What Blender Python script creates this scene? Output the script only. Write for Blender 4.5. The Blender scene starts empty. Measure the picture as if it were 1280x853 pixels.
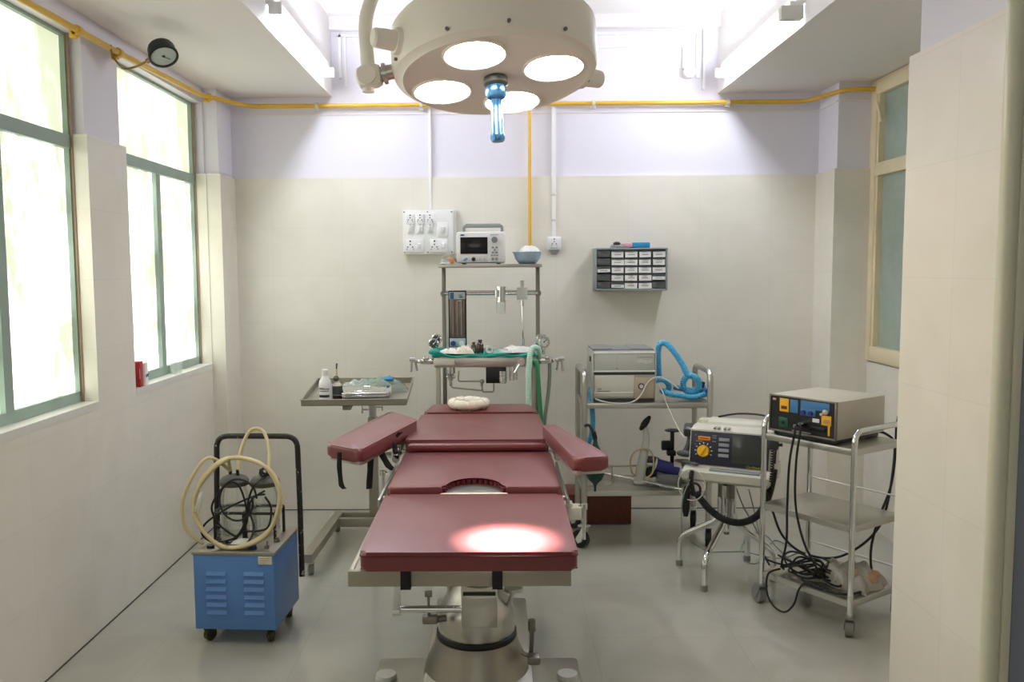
import bpy, bmesh, math, random
from mathutils import Vector as V, Matrix, Euler
random.seed(7)
SC = bpy.context.scene
COL = SC.collection
PI = math.pi

# ------------------------------------------------------------------ camera
CF, CP, CY, CR, CX0, CY0, CH = 1069.8, .083, -.0104, -.0072, 607.84, 426.5, 1.55
_fw = V((math.sin(CY)*math.cos(CP), math.cos(CY)*math.cos(CP), -math.sin(CP)))
_r = V((math.cos(CY), -math.sin(CY), 0)); _u = _r.cross(_fw)
_r2 = _r*math.cos(CR)+_u*math.sin(CR); _u2 = _u*math.cos(CR)-_r*math.sin(CR)
cd = bpy.data.cameras.new('camera'); co = bpy.data.objects.new('camera', cd); COL.objects.link(co)
cd.sensor_width = 36; cd.lens = CF/1280*36; cd.shift_x = (640-CX0)/1280; cd.clip_start = .02
m = Matrix.Identity(4)
for i in range(3):
    m[i][0] = _r2[i]; m[i][1] = _u2[i]; m[i][2] = -_fw[i]
m[2][3] = CH
co.matrix_world = m
SC.camera = co

def at(x, y, X=None, Y=None, Z=None):
    """measure a spot seen in the photograph on a known plane of the room"""
    d = _fw + _r2*((x-CX0)/CF) - _u2*((y-CY0)/CF)
    t = X/d.x if X is not None else (Y/d.y if Y is not None else (Z-CH)/d.z)
    return V((0, 0, CH)) + d*t

# ------------------------------------------------------------------ materials
def lin(c):
    return tuple(((v/255)/12.92 if v/255 <= .04045 else ((v/255+.055)/1.055)**2.4) for v in c)
MATS = {}
def mat(name, rgb, rough=.5, metal=0., var=0., vscale=6., bump=0., bscale=60., trans=0., ior=1.45, alpha=1., emit=None, es=0., coat=0., spec=.5, crough=.1, spots=None):
    mt = bpy.data.materials.new(name); mt.use_nodes = True
    nt = mt.node_tree; b = nt.nodes['Principled BSDF']
    c = lin(rgb)
    b.inputs['Base Color'].default_value = (*c, 1)
    b.inputs['Roughness'].default_value = rough
    b.inputs['Metallic'].default_value = metal
    b.inputs['Transmission Weight'].default_value = trans
    b.inputs['IOR'].default_value = ior
    b.inputs['Alpha'].default_value = alpha
    b.inputs['Coat Weight'].default_value = coat; b.inputs['Coat Roughness'].default_value = crough
    b.inputs['Specular IOR Level'].default_value = spec
    if emit:
        b.inputs['Emission Color'].default_value = (*lin(emit), 1)
        b.inputs['Emission Strength'].default_value = es
    tc = nt.nodes.new('ShaderNodeTexCoord')
    if var > 0:
        n = nt.nodes.new('ShaderNodeTexNoise'); n.inputs['Scale'].default_value = vscale; n.inputs['Detail'].default_value = 6
        nt.links.new(tc.outputs['Object'], n.inputs['Vector'])
        r = nt.nodes.new('ShaderNodeValToRGB')
        r.color_ramp.elements[0].position = .3; r.color_ramp.elements[1].position = .7
        r.color_ramp.elements[0].color = (*[v*(1-var) for v in c], 1)
        r.color_ramp.elements[1].color = (*[min(1, v*(1+var)) for v in c], 1)
        nt.links.new(n.outputs['Fac'], r.inputs['Fac']); nt.links.new(r.outputs['Color'], b.inputs['Base Color'])
    if spots:
        n3 = nt.nodes.new('ShaderNodeTexNoise'); n3.inputs['Scale'].default_value = spots[2]; n3.inputs['Detail'].default_value = 5; n3.inputs['Roughness'].default_value = .7
        nt.links.new(tc.outputs['Object'], n3.inputs['Vector'])
        r3 = nt.nodes.new('ShaderNodeValToRGB'); r3.color_ramp.elements[0].position = spots[1]; r3.color_ramp.elements[1].position = spots[1]+.03
        r3.color_ramp.elements[0].color = (*c, 1); r3.color_ramp.elements[1].color = (*lin(spots[0]), 1)
        nt.links.new(n3.outputs['Fac'], r3.inputs['Fac']); nt.links.new(r3.outputs['Color'], b.inputs['Base Color'])
    if bump > 0:
        n2 = nt.nodes.new('ShaderNodeTexNoise'); n2.inputs['Scale'].default_value = bscale; n2.inputs['Detail'].default_value = 4
        nt.links.new(tc.outputs['Object'], n2.inputs['Vector'])
        bp = nt.nodes.new('ShaderNodeBump'); bp.inputs['Strength'].default_value = bump; bp.inputs['Distance'].default_value = .01
        nt.links.new(n2.outputs['Fac'], bp.inputs['Height']); nt.links.new(bp.outputs['Normal'], b.inputs['Normal'])
    MATS[name] = mt
    return mt

def tile_mat(name, rgb, rough, tw, th, axis, groutdark=.85, var=.04, spec=.5, off=(0., 0.), offset=0., groutw=.0035):
    """large glazed tiles laid with thin joints; axis picks the wall plane (world position)"""
    mt = bpy.data.materials.new(name); mt.use_nodes = True
    nt = mt.node_tree; b = nt.nodes['Principled BSDF']; L = nt.links.new
    geo = nt.nodes.new('ShaderNodeNewGeometry'); sep = nt.nodes.new('ShaderNodeSeparateXYZ')
    L(geo.outputs['Position'], sep.inputs[0])
    cmb = nt.nodes.new('ShaderNodeCombineXYZ')
    if axis == 'wall':   # X+Y runs along either wall direction
        nsep = nt.nodes.new('ShaderNodeSeparateXYZ'); L(geo.outputs['True Normal'], nsep.inputs[0])
        ab = nt.nodes.new('ShaderNodeMath'); ab.operation = 'ABSOLUTE'; L(nsep.outputs[0], ab.inputs[0])
        gt = nt.nodes.new('ShaderNodeMath'); gt.operation = 'GREATER_THAN'; L(ab.outputs[0], gt.inputs[0]); gt.inputs[1].default_value = .5
        mx = nt.nodes.new('ShaderNodeMix'); mx.data_type = 'FLOAT'
        L(gt.outputs[0], mx.inputs[0]); L(sep.outputs[0], mx.inputs[2]); L(sep.outputs[1], mx.inputs[3])
        L(mx.outputs[0], cmb.inputs[0]); L(sep.outputs[2], cmb.inputs[1])
    else:
        L(sep.outputs[0], cmb.inputs[0]); L(sep.outputs[1], cmb.inputs[1])
    mp = nt.nodes.new('ShaderNodeMapping'); mp.inputs['Location'].default_value = (*off, 0); L(cmb.outputs[0], mp.inputs[0])
    br = nt.nodes.new('ShaderNodeTexBrick')
    br.inputs['Scale'].default_value = 1; br.inputs['Brick Width'].default_value = tw; br.inputs['Row Height'].default_value = th
    br.inputs['Mortar Size'].default_value = groutw/2; br.inputs['Mortar Smooth'].default_value = .2; br.offset = offset; br.inputs['Bias'].default_value = 0
    c = lin(rgb)
    br.inputs['Color1'].default_value = (*c, 1); br.inputs['Color2'].default_value = (*[v*.985 for v in c], 1)
    br.inputs['Mortar'].default_value = (*[v*groutdark for v in c], 1)
    L(mp.outputs[0], br.inputs['Vector'])
    n = nt.nodes.new('ShaderNodeTexNoise'); n.inputs['Scale'].default_value = 3.2; n.inputs['Detail'].default_value = 8; n.inputs['Distortion'].default_value = 1.2
    L(geo.outputs['Position'], n.inputs['Vector'])
    r = nt.nodes.new('ShaderNodeValToRGB'); r.color_ramp.elements[0].position = .35; r.color_ramp.elements[1].position = .65
    r.color_ramp.elements[0].color = (1-var, 1-var, 1-var*1.2, 1); r.color_ramp.elements[1].color = (1, 1, 1, 1)
    L(n.outputs['Fac'], r.inputs['Fac'])
    mm = nt.nodes.new('ShaderNodeMix'); mm.data_type = 'RGBA'; mm.blend_type = 'MULTIPLY'; mm.inputs[0].default_value = 1
    L(br.outputs['Color'], mm.inputs[6]); L(r.outputs['Color'], mm.inputs[7])
    L(mm.outputs[2], b.inputs['Base Color'])
    b.inputs['Roughness'].default_value = rough; b.inputs['Specular IOR Level'].default_value = spec
    bp = nt.nodes.new('ShaderNodeBump'); bp.inputs['Strength'].default_value = .25; bp.inputs['Distance'].default_value = .001; bp.invert = True
    L(br.outputs['Fac'], bp.inputs['Height']); L(bp.outputs['Normal'], b.inputs['Normal'])
    MATS[name] = mt
    return mt

def pane_mat(name, rgb, strength, mix=.55, lo=.36, hi=.56):
    """frosted, grimy daylit glass: gives off the daylight behind it, dimmer where grime streaks sit"""
    mt = bpy.data.materials.new(name); mt.use_nodes = True
    nt = mt.node_tree; b = nt.nodes['Principled BSDF']; L = nt.links.new
    tc = nt.nodes.new('ShaderNodeTexCoord')
    mp = nt.nodes.new('ShaderNodeMapping'); mp.inputs['Scale'].default_value = (2.2, 3.4, 1.5); L(tc.outputs['Object'], mp.inputs[0])
    n = nt.nodes.new('ShaderNodeTexNoise'); n.inputs['Scale'].default_value = 1.6; n.inputs['Detail'].default_value = 7; n.inputs['Roughness'].default_value = .62
    L(mp.outputs[0], n.inputs['Vector'])
    r = nt.nodes.new('ShaderNodeValToRGB')
    r.color_ramp.elements[0].position = lo; r.color_ramp.elements[1].position = hi
    c = lin(rgb)
    r.color_ramp.elements[0].color = (c[0]*mix, c[1]*mix*1.06, c[2]*mix*.84, 1); r.color_ramp.elements[1].color = (*c, 1)
    L(n.outputs['Fac'], r.inputs['Fac'])
    b.inputs['Base Color'].default_value = (.5, .52, .48, 1); b.inputs['Roughness'].default_value = .6
    L(r.outputs['Color'], b.inputs['Emission Color']); b.inputs['Emission Strength'].default_value = strength
    MATS[name] = mt
    return mt

# ------------------------------------------------------------------ mesh builder
WM = {}
def T(x, y, z): return Matrix.Translation((x, y, z))
def RX(a): return Matrix.Rotation(a, 4, 'X')
def RY(a): return Matrix.Rotation(a, 4, 'Y')
def RZ(a): return Matrix.Rotation(a, 4, 'Z')

def spline(pts, per=8, closed=False):
    P = [V(p) for p in pts]; n = len(P)
    if n < 3 and not closed: return P
    out = []
    segs = n if closed else n-1
    for i in range(segs):
        if closed: a, b, c, d = P[(i-1) % n], P[i], P[(i+1) % n], P[(i+2) % n]
        else: a, b, c, d = P[max(i-1, 0)], P[i], P[i+1], P[min(i+2, n-1)]
        for k in range(per):
            t = k/per
            out.append(.5*((2*b)+(c-a)*t+(2*a-5*b+4*c-d)*t*t+(3*b-a-3*c+d)*t**3))
    if not closed: out.append(P[-1].copy())
    return out

def fillet(pts, rad, n=5):
    """round the corners of a polyline"""
    P = [V(p) for p in pts]; out = [P[0]]
    for i in range(1, len(P)-1):
        a, b, c = P[i-1], P[i], P[i+1]
        d1 = (a-b); d2 = (c-b)
        r = min(rad, d1.length*.49, d2.length*.49)
        s = b+d1.normalized()*r; e = b+d2.normalized()*r
        for k in range(n+1):
            t = k/n
            out.append((1-t)**2*s+2*t*(1-t)*b+t*t*e)
    out.append(P[-1]); return out

class MB:
    def __init__(s, M=None):
        s.bm = bmesh.new(); s.M = M or Matrix.Identity(4); s.mi = 0
    def _fin(s, verts, smooth):
        for v in verts: v.co = s.M @ v.co
        fs = set(f for v in verts for f in v.link_faces)
        for f in fs: f.smooth = smooth; f.material_index = s.mi
    def box(s, c, size, rot=None, bev=0., seg=2, smooth=False):
        M = T(*c)
        if rot is not None: M = M @ (rot if isinstance(rot, Matrix) else Euler(rot).to_matrix().to_4x4())
        M = M @ Matrix.Diagonal((*size, 1))
        before = set(s.bm.verts)
        r = bmesh.ops.create_cube(s.bm, size=1, matrix=M)
        if bev > 0:
            es = list(set(e for v in r['verts'] for e in v.link_edges))
            bmesh.ops.bevel(s.bm, geom=es, offset=min(bev, min(size)*.48), segments=seg, affect='EDGES', profile=.5)
        s._fin([v for v in s.bm.verts if v not in before], smooth or bev > 0)
        return s
    def bb(s, a, b, bev=0.):
        a = V(a); b = V(b)
        return s.box((a+b)/2, [abs(x) for x in (b-a)], bev=bev)
    def _rings(s, rings, closed=False, cap=True, smooth=True):
        vs = [[s.bm.verts.new(p) for p in R] for R in rings]
        n = len(vs[0]); m = len(vs)
        for i in range(m if closed else m-1):
            A = vs[i]; B = vs[(i+1) % m]
            for k in range(n):
                try: s.bm.faces.new((A[k], A[(k+1) % n], B[(k+1) % n], B[k]))
                except ValueError: pass
        if cap and not closed:
            for R, fl in ((vs[0], True), (vs[-1], False)):
                try: s.bm.faces.new(list(reversed(R)) if fl else R)
                except ValueError: pass
        s._fin([v for R in vs for v in R], smooth)
        return s
    def cyl(s, p0, p1, r, r1=None, n=16, cap=True):
        p0 = V(p0); p1 = V(p1); r1 = r if r1 is None else r1
        d = (p1-p0).normalized(); a = d.orthogonal().normalized(); b = d.cross(a)
        R = [[p+(a*math.cos(2*PI*k/n)+b*math.sin(2*PI*k/n))*q for k in range(n)] for p, q in ((p0, r), (p1, r1))]
        return s._rings(R, cap=cap)
    def tube(s, pts, r, n=8, smooth=True, per=8, closed=False, corr=0., pitch=.008, rad=None, scale=None):
        P = spline(pts, per, closed) if smooth else [V(p) for p in pts]
        if corr:
            L = [0]
            for i in range(1, len(P)): L.append(L[-1]+(P[i]-P[i-1]).length)
            N = max(8, int(L[-1]/pitch*4)); Q = []; j = 0
            for k in range(N+1):
                t = L[-1]*k/N
                while j < len(P)-2 and L[j+1] < t: j += 1
                f = (t-L[j])/max(1e-9, L[j+1]-L[j]); Q.append(P[j].lerp(P[j+1], min(1, max(0, f))))
            P = Q
        rings = []; m = len(P); prev = None
        for i in range(m):
            if closed: d = P[(i+1) % m]-P[i-1]
            else: d = P[min(i+1, m-1)]-P[max(i-1, 0)]
            if d.length < 1e-9: d = V((0, 0, 1))
            d.normalize()
            if prev is None: a = d.orthogonal().normalized()
            else:
                a = prev-d*prev.dot(d)
                a = d.orthogonal().normalized() if a.length < 1e-6 else a.normalized()
            prev = a; b = d.cross(a)
            rr = r if rad is None else rad(i/(m-1))
            if corr: rr = r*(1+corr*(1 if i % 4 in (0, 1) else -1))
            rings.append([P[i]+(a*math.cos(2*PI*k/n)+b*math.sin(2*PI*k/n))*rr for k in range(n)])
        return s._rings(rings, closed=closed)
    def coil(s, pts, R, r, pitch, n=6, per=10):
        P = spline(pts, per); L = [0]
        for i in range(1, len(P)): L.append(L[-1]+(P[i]-P[i-1]).length)
        N = int(L[-1]/pitch*12); Q = []; j = 0; prev = None
        for k in range(N+1):
            t = L[-1]*k/N
            while j < len(P)-2 and L[j+1] < t: j += 1
            f = (t-L[j])/max(1e-9, L[j+1]-L[j]); p = P[j].lerp(P[j+1], f); d = (P[j+1]-P[j]).normalized()
            a = d.orthogonal().normalized() if prev is None else (prev-d*prev.dot(d)).normalized()
            prev = a; b = d.cross(a); w = 2*PI*k/12
            Q.append(p+(a*math.cos(w)+b*math.sin(w))*R)
        return s.tube(Q, r, n, smooth=False)
    def lathe(s, prof, o=(0, 0, 0), n=24, axis=None, cap=True):
        A = T(*o) @ (axis or Matrix.Identity(4))
        R = [[A @ V((r*math.cos(2*PI*k/n), r*math.sin(2*PI*k/n), z)) for k in range(n)] for r, z in prof]
        return s._rings(R, cap=cap)
    def torus(s, o, R, r, n=28, k=10, axis=None):
        A = T(*o) @ (axis or Matrix.Identity(4))
        rings = [[A @ V(((R+r*math.cos(2*PI*j/k))*math.cos(2*PI*i/n), (R+r*math.cos(2*PI*j/k))*math.sin(2*PI*i/n), r*math.sin(2*PI*j/k))) for j in range(k)] for i in range(n)]
        return s._rings(rings, closed=True)
    def sph(s, c, r, n=16, sc=(1, 1, 1), rot=None):
        M = T(*c) @ (rot or Matrix.Identity(4)) @ Matrix.Diagonal((r*sc[0], r*sc[1], r*sc[2], 1))
        rr = bmesh.ops.create_uvsphere(s.bm, u_segments=n, v_segments=max(6, n//2+2), radius=1, matrix=M)
        s._fin(rr['verts'], True); return s
    def prism(s, poly, z0, z1, A=None, bev=0., seg=3, smooth=None):
        """poly: 2-D outline in the local XY plane of A, extruded in z"""
        A = A or Matrix.Identity(4); before = set(s.bm.verts)
        lo = [s.bm.verts.new(A @ V((x, y, z0))) for x, y in poly]; hi = [s.bm.verts.new(A @ V((x, y, z1))) for x, y in poly]
        n = len(poly)
        f1 = s.bm.faces.new(list(reversed(lo))); f2 = s.bm.faces.new(hi)
        for k in range(n): s.bm.faces.new((lo[k], lo[(k+1) % n], hi[(k+1) % n], hi[k]))
        if bev > 0:
            es = list(f1.edges)+list(f2.edges)
            bmesh.ops.bevel(s.bm, geom=es, offset=bev, segments=seg, affect='EDGES', profile=.5)
        s._fin([v for v in s.bm.verts if v not in before], (bev > 0) if smooth is None else smooth)
        return s
    def sheet(s, grid):
        """grid[i][j] of points -> thin surface"""
        vs = [[s.bm.verts.new(p) for p in R] for R in grid]
        for i in range(len(vs)-1):
            for j in range(len(vs[0])-1):
                s.bm.faces.new((vs[i][j], vs[i][j+1], vs[i+1][j+1], vs[i+1][j]))
        s._fin([v for R in vs for v in R], True); return s
    def build(s, name, mt, parent=None, world=False, label=None, solid=0., subd=0):
        bmesh.ops.recalc_face_normals(s.bm, faces=s.bm.faces)
        me = bpy.data.meshes.new(name)
        if parent is not None and world:
            s.bm.transform(WM[parent.name].inverted())
        org = V((0, 0, 0))
        if parent is None:
            xs = [v.co for v in s.bm.verts]
            lo = V([min(c[i] for c in xs) for i in range(3)]); hi = V([max(c[i] for c in xs) for i in range(3)])
            org = V(((lo.x+hi.x)/2, (lo.y+hi.y)/2, lo.z)); s.bm.transform(T(*(-org)))
        for e in s.bm.edges:
            if len(e.link_faces) == 2 and e.calc_face_angle(0) > math.radians(38): e.smooth = False
        s.bm.to_mesh(me); s.bm.free()
        for q in (mt if isinstance(mt, (list, tuple)) else [mt]): me.materials.append(MATS[q])
        o = bpy.data.objects.new(name, me); COL.objects.link(o)
        if parent is not None: o.parent = parent; WM[o.name] = WM[parent.name]
        else: o.location = org; WM[o.name] = T(*org)
        if label: o['label'] = label
        if solid:
            md = o.modifiers.new('thickness', 'SOLIDIFY'); md.thickness = solid; md.offset = 0
        if subd:
            md = o.modifiers.new('smooth', 'SUBSURF'); md.levels = subd; md.render_levels = subd
        return o

def thing(name, label, cat, loc=(0, 0, 0), rz=0., group=None):
    o = bpy.data.objects.new(name, None); COL.objects.link(o); o.empty_display_size = .05
    o.location = loc; o.rotation_euler = (0, 0, rz)
    o['label'] = label; o['category'] = cat
    if group: o['group'] = group
    WM[o.name] = T(*loc) @ RZ(rz)
    return o
def tag(o, label, cat, group=None, kind=None):
    if label: o['label'] = label
    if cat: o['category'] = cat
    if group: o['group'] = group
    if kind: o['kind'] = kind
    return o
def struct(o):
    o['kind'] = 'structure'; return o
def sthing(name, loc=(0, 0, 0)):
    o = bpy.data.objects.new(name, None); COL.objects.link(o); o.location = loc; o['kind'] = 'structure'; WM[o.name] = T(*loc); return o
def text(body, size, M, parent, mt, name='lettering', ext=.0004, align='CENTER', shear=0., world=False):
    cu = bpy.data.curves.new(name, 'FONT'); cu.body = body; cu.size = size; cu.extrude = ext; cu.align_x = align; cu.align_y = 'CENTER'; cu.shear = shear
    to = bpy.data.objects.new('tmp', cu); COL.objects.link(to)
    dg = bpy.context.evaluated_depsgraph_get()
    me = bpy.data.meshes.new_from_object(to.evaluated_get(dg)); bpy.data.objects.remove(to)
    me.transform((WM[parent.name].inverted() @ M) if world else M); me.materials.clear(); me.materials.append(MATS[mt]); me.name = name
    o = bpy.data.objects.new(name, me); COL.objects.link(o); o.parent = parent; WM[o.name] = WM[parent.name]
    return o
FRONT = RX(PI/2)   # local XY plane turned upright, facing -Y
def loop(c, rx, rz, n=14, ry=0., ph=0., tilt=0.):
    c = V(c)
    return [c+V((rx*math.cos(ph+2*PI*k/n), ry*math.sin(ph+2*PI*k/n)+tilt*math.sin(ph+2*PI*k/n), rz*math.sin(ph+2*PI*k/n))) for k in range(n)]
def rrect(w, h, r, n=4, cx=0., cy=0.):
    out = []
    for (sx, sy, a0) in ((1, 1, 0), (-1, 1, PI/2), (-1, -1, PI), (1, -1, 1.5*PI)):
        for k in range(n+1):
            a = a0+PI/2*k/n
            out.append((cx+sx*(w/2-r)+r*math.cos(a), cy+sy*(h/2-r)+r*math.sin(a)))
    return out
def rpoly(P, r, n=4):
    """rounded corners for any 2-D outline"""
    m = len(P); out = []
    for i in range(m):
        a, b, c = V(P[i-1]), V(P[i]), V(P[(i+1) % m])
        d1 = (a-b); d2 = (c-b); q = min(r, d1.length*.45, d2.length*.45)
        s, e = b+d1.normalized()*q, b+d2.normalized()*q
        for k in range(n+1):
            t = k/n; p = (1-t)**2*s+2*t*(1-t)*b+t*t*e; out.append((p.x, p.y))
    return out
# ------------------------------------------------------------------ material library
mat('paint_lavender', (226, 223, 233), .6, var=.012, vscale=2)
mat('ceiling_paint', (232, 228, 226), .7, var=.012, vscale=2)
tile_mat('tile_wall', (232, 227, 215), .16, .45, .30, 'wall', var=.05, spec=.4, groutdark=.93, off=(.06, -.02), groutw=.003)
tile_mat('tile_floor', (182, 180, 169), .11, .6, .6, 'floor', var=.06, groutdark=.88, off=(.2, .1), groutw=.003)
mat('sill_stone', (224, 222, 215), .3, var=.03)
mat('frame_teal', (150, 170, 158), .45, var=.06)
mat('frame_wood', (158, 134, 112), .55, var=.1)
mat('frame_cream', (228, 214, 180), .4, var=.04, vscale=9)
mat('pane_green', (160, 176, 164), .32, var=.06, vscale=14, bump=.25, bscale=160)
mat('door_grey', (128, 134, 148), .5, var=.03)
mat('trim_green', (206, 204, 182), .3, var=.05)
mat('pipe_yellow', (214, 170, 62), .35, var=.05, vscale=14)
mat('brass', (158, 124, 66), .35, 1., var=.1)
mat('white_plastic', (236, 236, 234), .35)
mat('grey_white', (214, 214, 208), .4)
mat('cream_enamel', (244, 238, 226), .4)
mat('cream_plain', (214, 208, 192), .45)
mat('black_rubber', (26, 26, 27), .5)
mat('black_plastic', (22, 22, 24), .35)
mat('black_chipped', (38, 35, 33), .4, spots=((176, 168, 158), .60, 34))
mat('dark_grey', (62, 64, 64), .4)
mat('mid_grey', (132, 136, 136), .4)
mat('chrome', (222, 222, 222), .1, 1.)
mat('steel', (198, 195, 188), .32, 1., var=.06, vscale=5)
mat('steel_dull', (168, 162, 150), .42, 1., var=.08, vscale=5)
mat('steel_dark', (138, 132, 124), .42, 1., var=.08)
mat('painted_steel', (166, 160, 146), .4, .55, var=.05)
mat('vinyl_maroon', (112, 42, 47), .5, var=.06, vscale=5, bump=.1, bscale=220, coat=.75, crough=.3)
mat('vinyl_seam', (96, 22, 36), .4)
mat('cotton', (232, 224, 206), .9, var=.06, vscale=24, bump=.6, bscale=70)
mat('strap_black', (30, 28, 26), .8)
mat('blue_enamel', (88, 134, 198), .35, var=.05, vscale=7)
mat('hose_cream', (226, 208, 160), .35, trans=.25)
mat('glass', (235, 242, 240), .04, trans=1., ior=1.25, alpha=.35)
mat('clear_film', (226, 236, 230), .12, alpha=.35, spec=.6)
mat('film_green', (168, 190, 174), .15, alpha=.5, spec=.8, bump=.7, bscale=40)
mat('bulb_glow', (255, 246, 226), .4, emit=(255, 244, 222), es=26)
mat('tube_glow', (255, 255, 255), .4, emit=(236, 242, 255), es=58)
mat('handle_blue', (84, 136, 190), .2, .7)
mat('rubber_brown', (86, 84, 74), .5)
mat('label_white', (238, 238, 234), .6)
mat('ink_dark', (48, 48, 50), .6)
mat('screen_dark', (24, 22, 24), .15)
mat('blue_logo', (60, 84, 140), .5)
mat('bowl_blue', (190, 216, 238), .22, var=.08, vscale=20)
mat('cloth_teal', (24, 140, 128), .85, var=.1, vscale=20, bump=.4, bscale=60)
mat('cloth_white', (232, 230, 224), .9, var=.05, vscale=30, bump=.4, bscale=50)
mat('bottle_brown', (66, 40, 26), .12, coat=.4)
mat('hose_blue', (84, 178, 220), .35)
mat('hose_mint', (190, 222, 206), .35)
mat('hose_green', (60, 150, 104), .35)
mat('hose_grey', (140, 150, 140), .4)
mat('cabinet_grey', (138, 142, 142), .45)
mat('drawer_smoke', (86, 90, 90), .25, coat=.3)
mat('pink_card', (226, 170, 182), .6)
mat('blue_card', (36, 132, 178), .45)
mat('orange_plastic', (226, 130, 70), .4)
mat('brown_board', (112, 56, 42), .4, var=.14, vscale=30)
mat('vent_front', (196, 196, 188), .4)
mat('vent_panel', (198, 199, 194), .35)
mat('vent_tan', (190, 175, 154), .4)
mat('wire_white', (206, 204, 194), .5)
mat('bag_green', (22, 62, 50), .4)
mat('navy', (52, 56, 130), .35)
mat('defib_body', (208, 206, 192), .4)
mat('defib_panel', (40, 42, 60), .35)
mat('crt_glass', (62, 66, 62), .12)
mat('yellow_knob', (240, 186, 26), .4)
mat('orange_label', (234, 136, 26), .5)
mat('button_grey', (152, 152, 162), .5)
mat('esu_body', (198, 192, 176), .45)
mat('esu_blue', (70, 126, 178), .4)
mat('esu_panel', (34, 34, 36), .35)
mat('esu_green', (30, 84, 66), .4)
mat('castor_grey', (132, 132, 128), .5)
mat('castor_olive', (70, 68, 30), .5)
mat('castor_yellow', (190, 170, 50), .5)
mat('red_box', (170, 30, 40), .4)
mat('plastic_bag', (178, 172, 160), .22, alpha=.85, spec=.7, bump=.8, bscale=25)
mat('gauge_black', (34, 40, 40), .35)
mat('gauge_face', (196, 206, 202), .3)
mat('print_orange', (190, 146, 108), .5)
pane_mat('pane_day', (250, 252, 240), 2.6, .17, .40, .64)
pane_mat('pane_grimy', (250, 252, 236), 1.7, .26, .42, .80)

# ------------------------------------------------------------------ the room
D, XL, XC, ZD, XB, YC, XR, ZS, ZC = 5.447, -1.7175, -1.6345, 2.134, 2.0166, 5.151, 2.239, .995, 2.639
S1, S2, ZT, G, HP, YN, TK = -1.015, 1.3985, 3.115, 1.162, 2.459, -1.6, .02
fl = MB(); fl.bb((-2.1, YN-.2, -.1), (2.7, D+.25, 0)); struct(fl.build('floor', 'tile_floor'))
# ceiling: two low bands along the windows, high recess between
c = MB()
c.bb((-2.1, YN-.2, ZC), (S1, D+.25, ZT+.2)); c.bb((S2, YN-.2, ZC), (2.7, D+.25, ZT+.2))
c.bb((S1, YN-.2, ZT), (S2, D+.25, ZT+.2)); struct(c.build('ceiling', 'ceiling_paint'))
# back wall: painted above, tile skin 2 cm proud below; column in the right corner
w = MB(); w.bb((-2.1, D+TK, 0), (2.7, D+.25, ZT)); w.bb((XB+TK, YC+TK, ZD-.05), (2.5, D+.2, ZC))
w.mi = 1; w.bb((-2.1, D, 0), (2.6, D+TK+.01, ZD)); w.bb((XB, YC, 0), (2.6, D+.1, ZD))
struct(w.build('wall_back', ['paint_lavender', 'tile_wall']))
# left wall with two window openings, a third added for light, and a slim corner column
W0 = (1.05, 2.15); W1 = (2.56, 3.655); W2 = (4.04, 5.15); ZW = 2.55
w = MB()
for y0, y1 in ((YN, W0[0]), (W0[1]+TK, W1[0]-TK), (W1[1]+TK, W2[0]-TK), (W2[1]+TK, D+.1)):
    w.bb((-1.98, y0, ZS), (XL-TK, y1, ZW))
w.bb((-1.98, YN, 0), (XL-TK, D+.1, ZS-.03)); w.bb((-1.98, YN, ZW), (XL-TK, D+.1, ZC))
w.bb((-1.98, W2[1]+TK+.02, ZD-.05), (XC-TK, D+.1, ZC))
w.mi = 1
w.bb((XL-.05, YN, 0), (XL, D+.05, ZS-.03))
for y0, y1 in ((YN, W0[0]), (W0[1], W1[0]), (W1[1], W2[0]), (W2[1], D+.05)): w.bb((-1.97, y0, ZS-.03), (XL, y1, ZD))
w.bb((-1.97, W2[1]+.005, 0), (XC, D+.05, ZD))
w.mi = 2
for y0, y1 in (W0, W1, W2): w.bb((-1.97, y0, ZS-.031), (XL+.002, y1, ZS))
struct(w.build('wall_left', ['paint_lavender', 'tile_wall', 'sill_stone']))
# windows
def left_window(name, y0, y1, lab):
    t = sthing(name, (-1.8, (y0+y1)/2, ZS)); t['label'] = lab
    f = MB(); x0, x1 = -1.83, -1.79; b = .014; zt = 2.1
    f.bb((x0, y0, ZS), (x1, y0+b, ZW)); f.bb((x0, y1-b, ZS), (x1, y1, ZW)); f.bb((x0+.001, y0+.001, ZS+.0005), (x1-.001, y1-.001, ZS+.045)); f.bb((x0+.001, y0+.001, ZW-.014), (x1-.001, y1-.001, ZW-.0005))
    f.bb((x0-.001, y0+.001, zt-.028), (x1+.004, y1-.001, zt+.028))
    f.build('frame', 'frame_teal', t, True)
    f = MB(); ym = (y0+y1)/2; f.bb((x0, ym-.028, ZS+.04), (x1, ym+.028, zt-.02)); f.build('mullion', 'frame_teal', t, True)
    f = MB(); f.bb((x1-.02, y1-.006, ZS), (x1+.012, y1+.003, ZW)); f.bb((x1-.02, y0-.003, ZS), (x1+.012, y0+.006, ZW)); f.build('frame_bead', 'frame_wood', t, True, label='brown timber bead along the window edge')
    for (a, bq, z0, z1) in ((y0+b, ym-.028, ZS+.045, zt-.028), (ym+.028, y1-b, ZS+.045, zt-.028), (y0+b, y1-b, zt+.028, ZW-.014)):
        p = MB(); p.bb((-1.818, a, z0), (-1.812, bq, z1)); p.build('pane', 'pane_grimy' if z0 > 2 else 'pane_day', t, True)
left_window('window_1', W1[0], W1[1], 'tall frosted window nearest the camera in the left wall')
left_window('window_2', W2[0], W2[1], 'tall frosted window further back in the left wall, near the corner')
left_window('fill_window_left', W0[0], W0[1], 'added fill-light window of the left wall beside the doorway, out of view')  # unseen glowing window, added to brighten the pillar, lamp and table front
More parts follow.
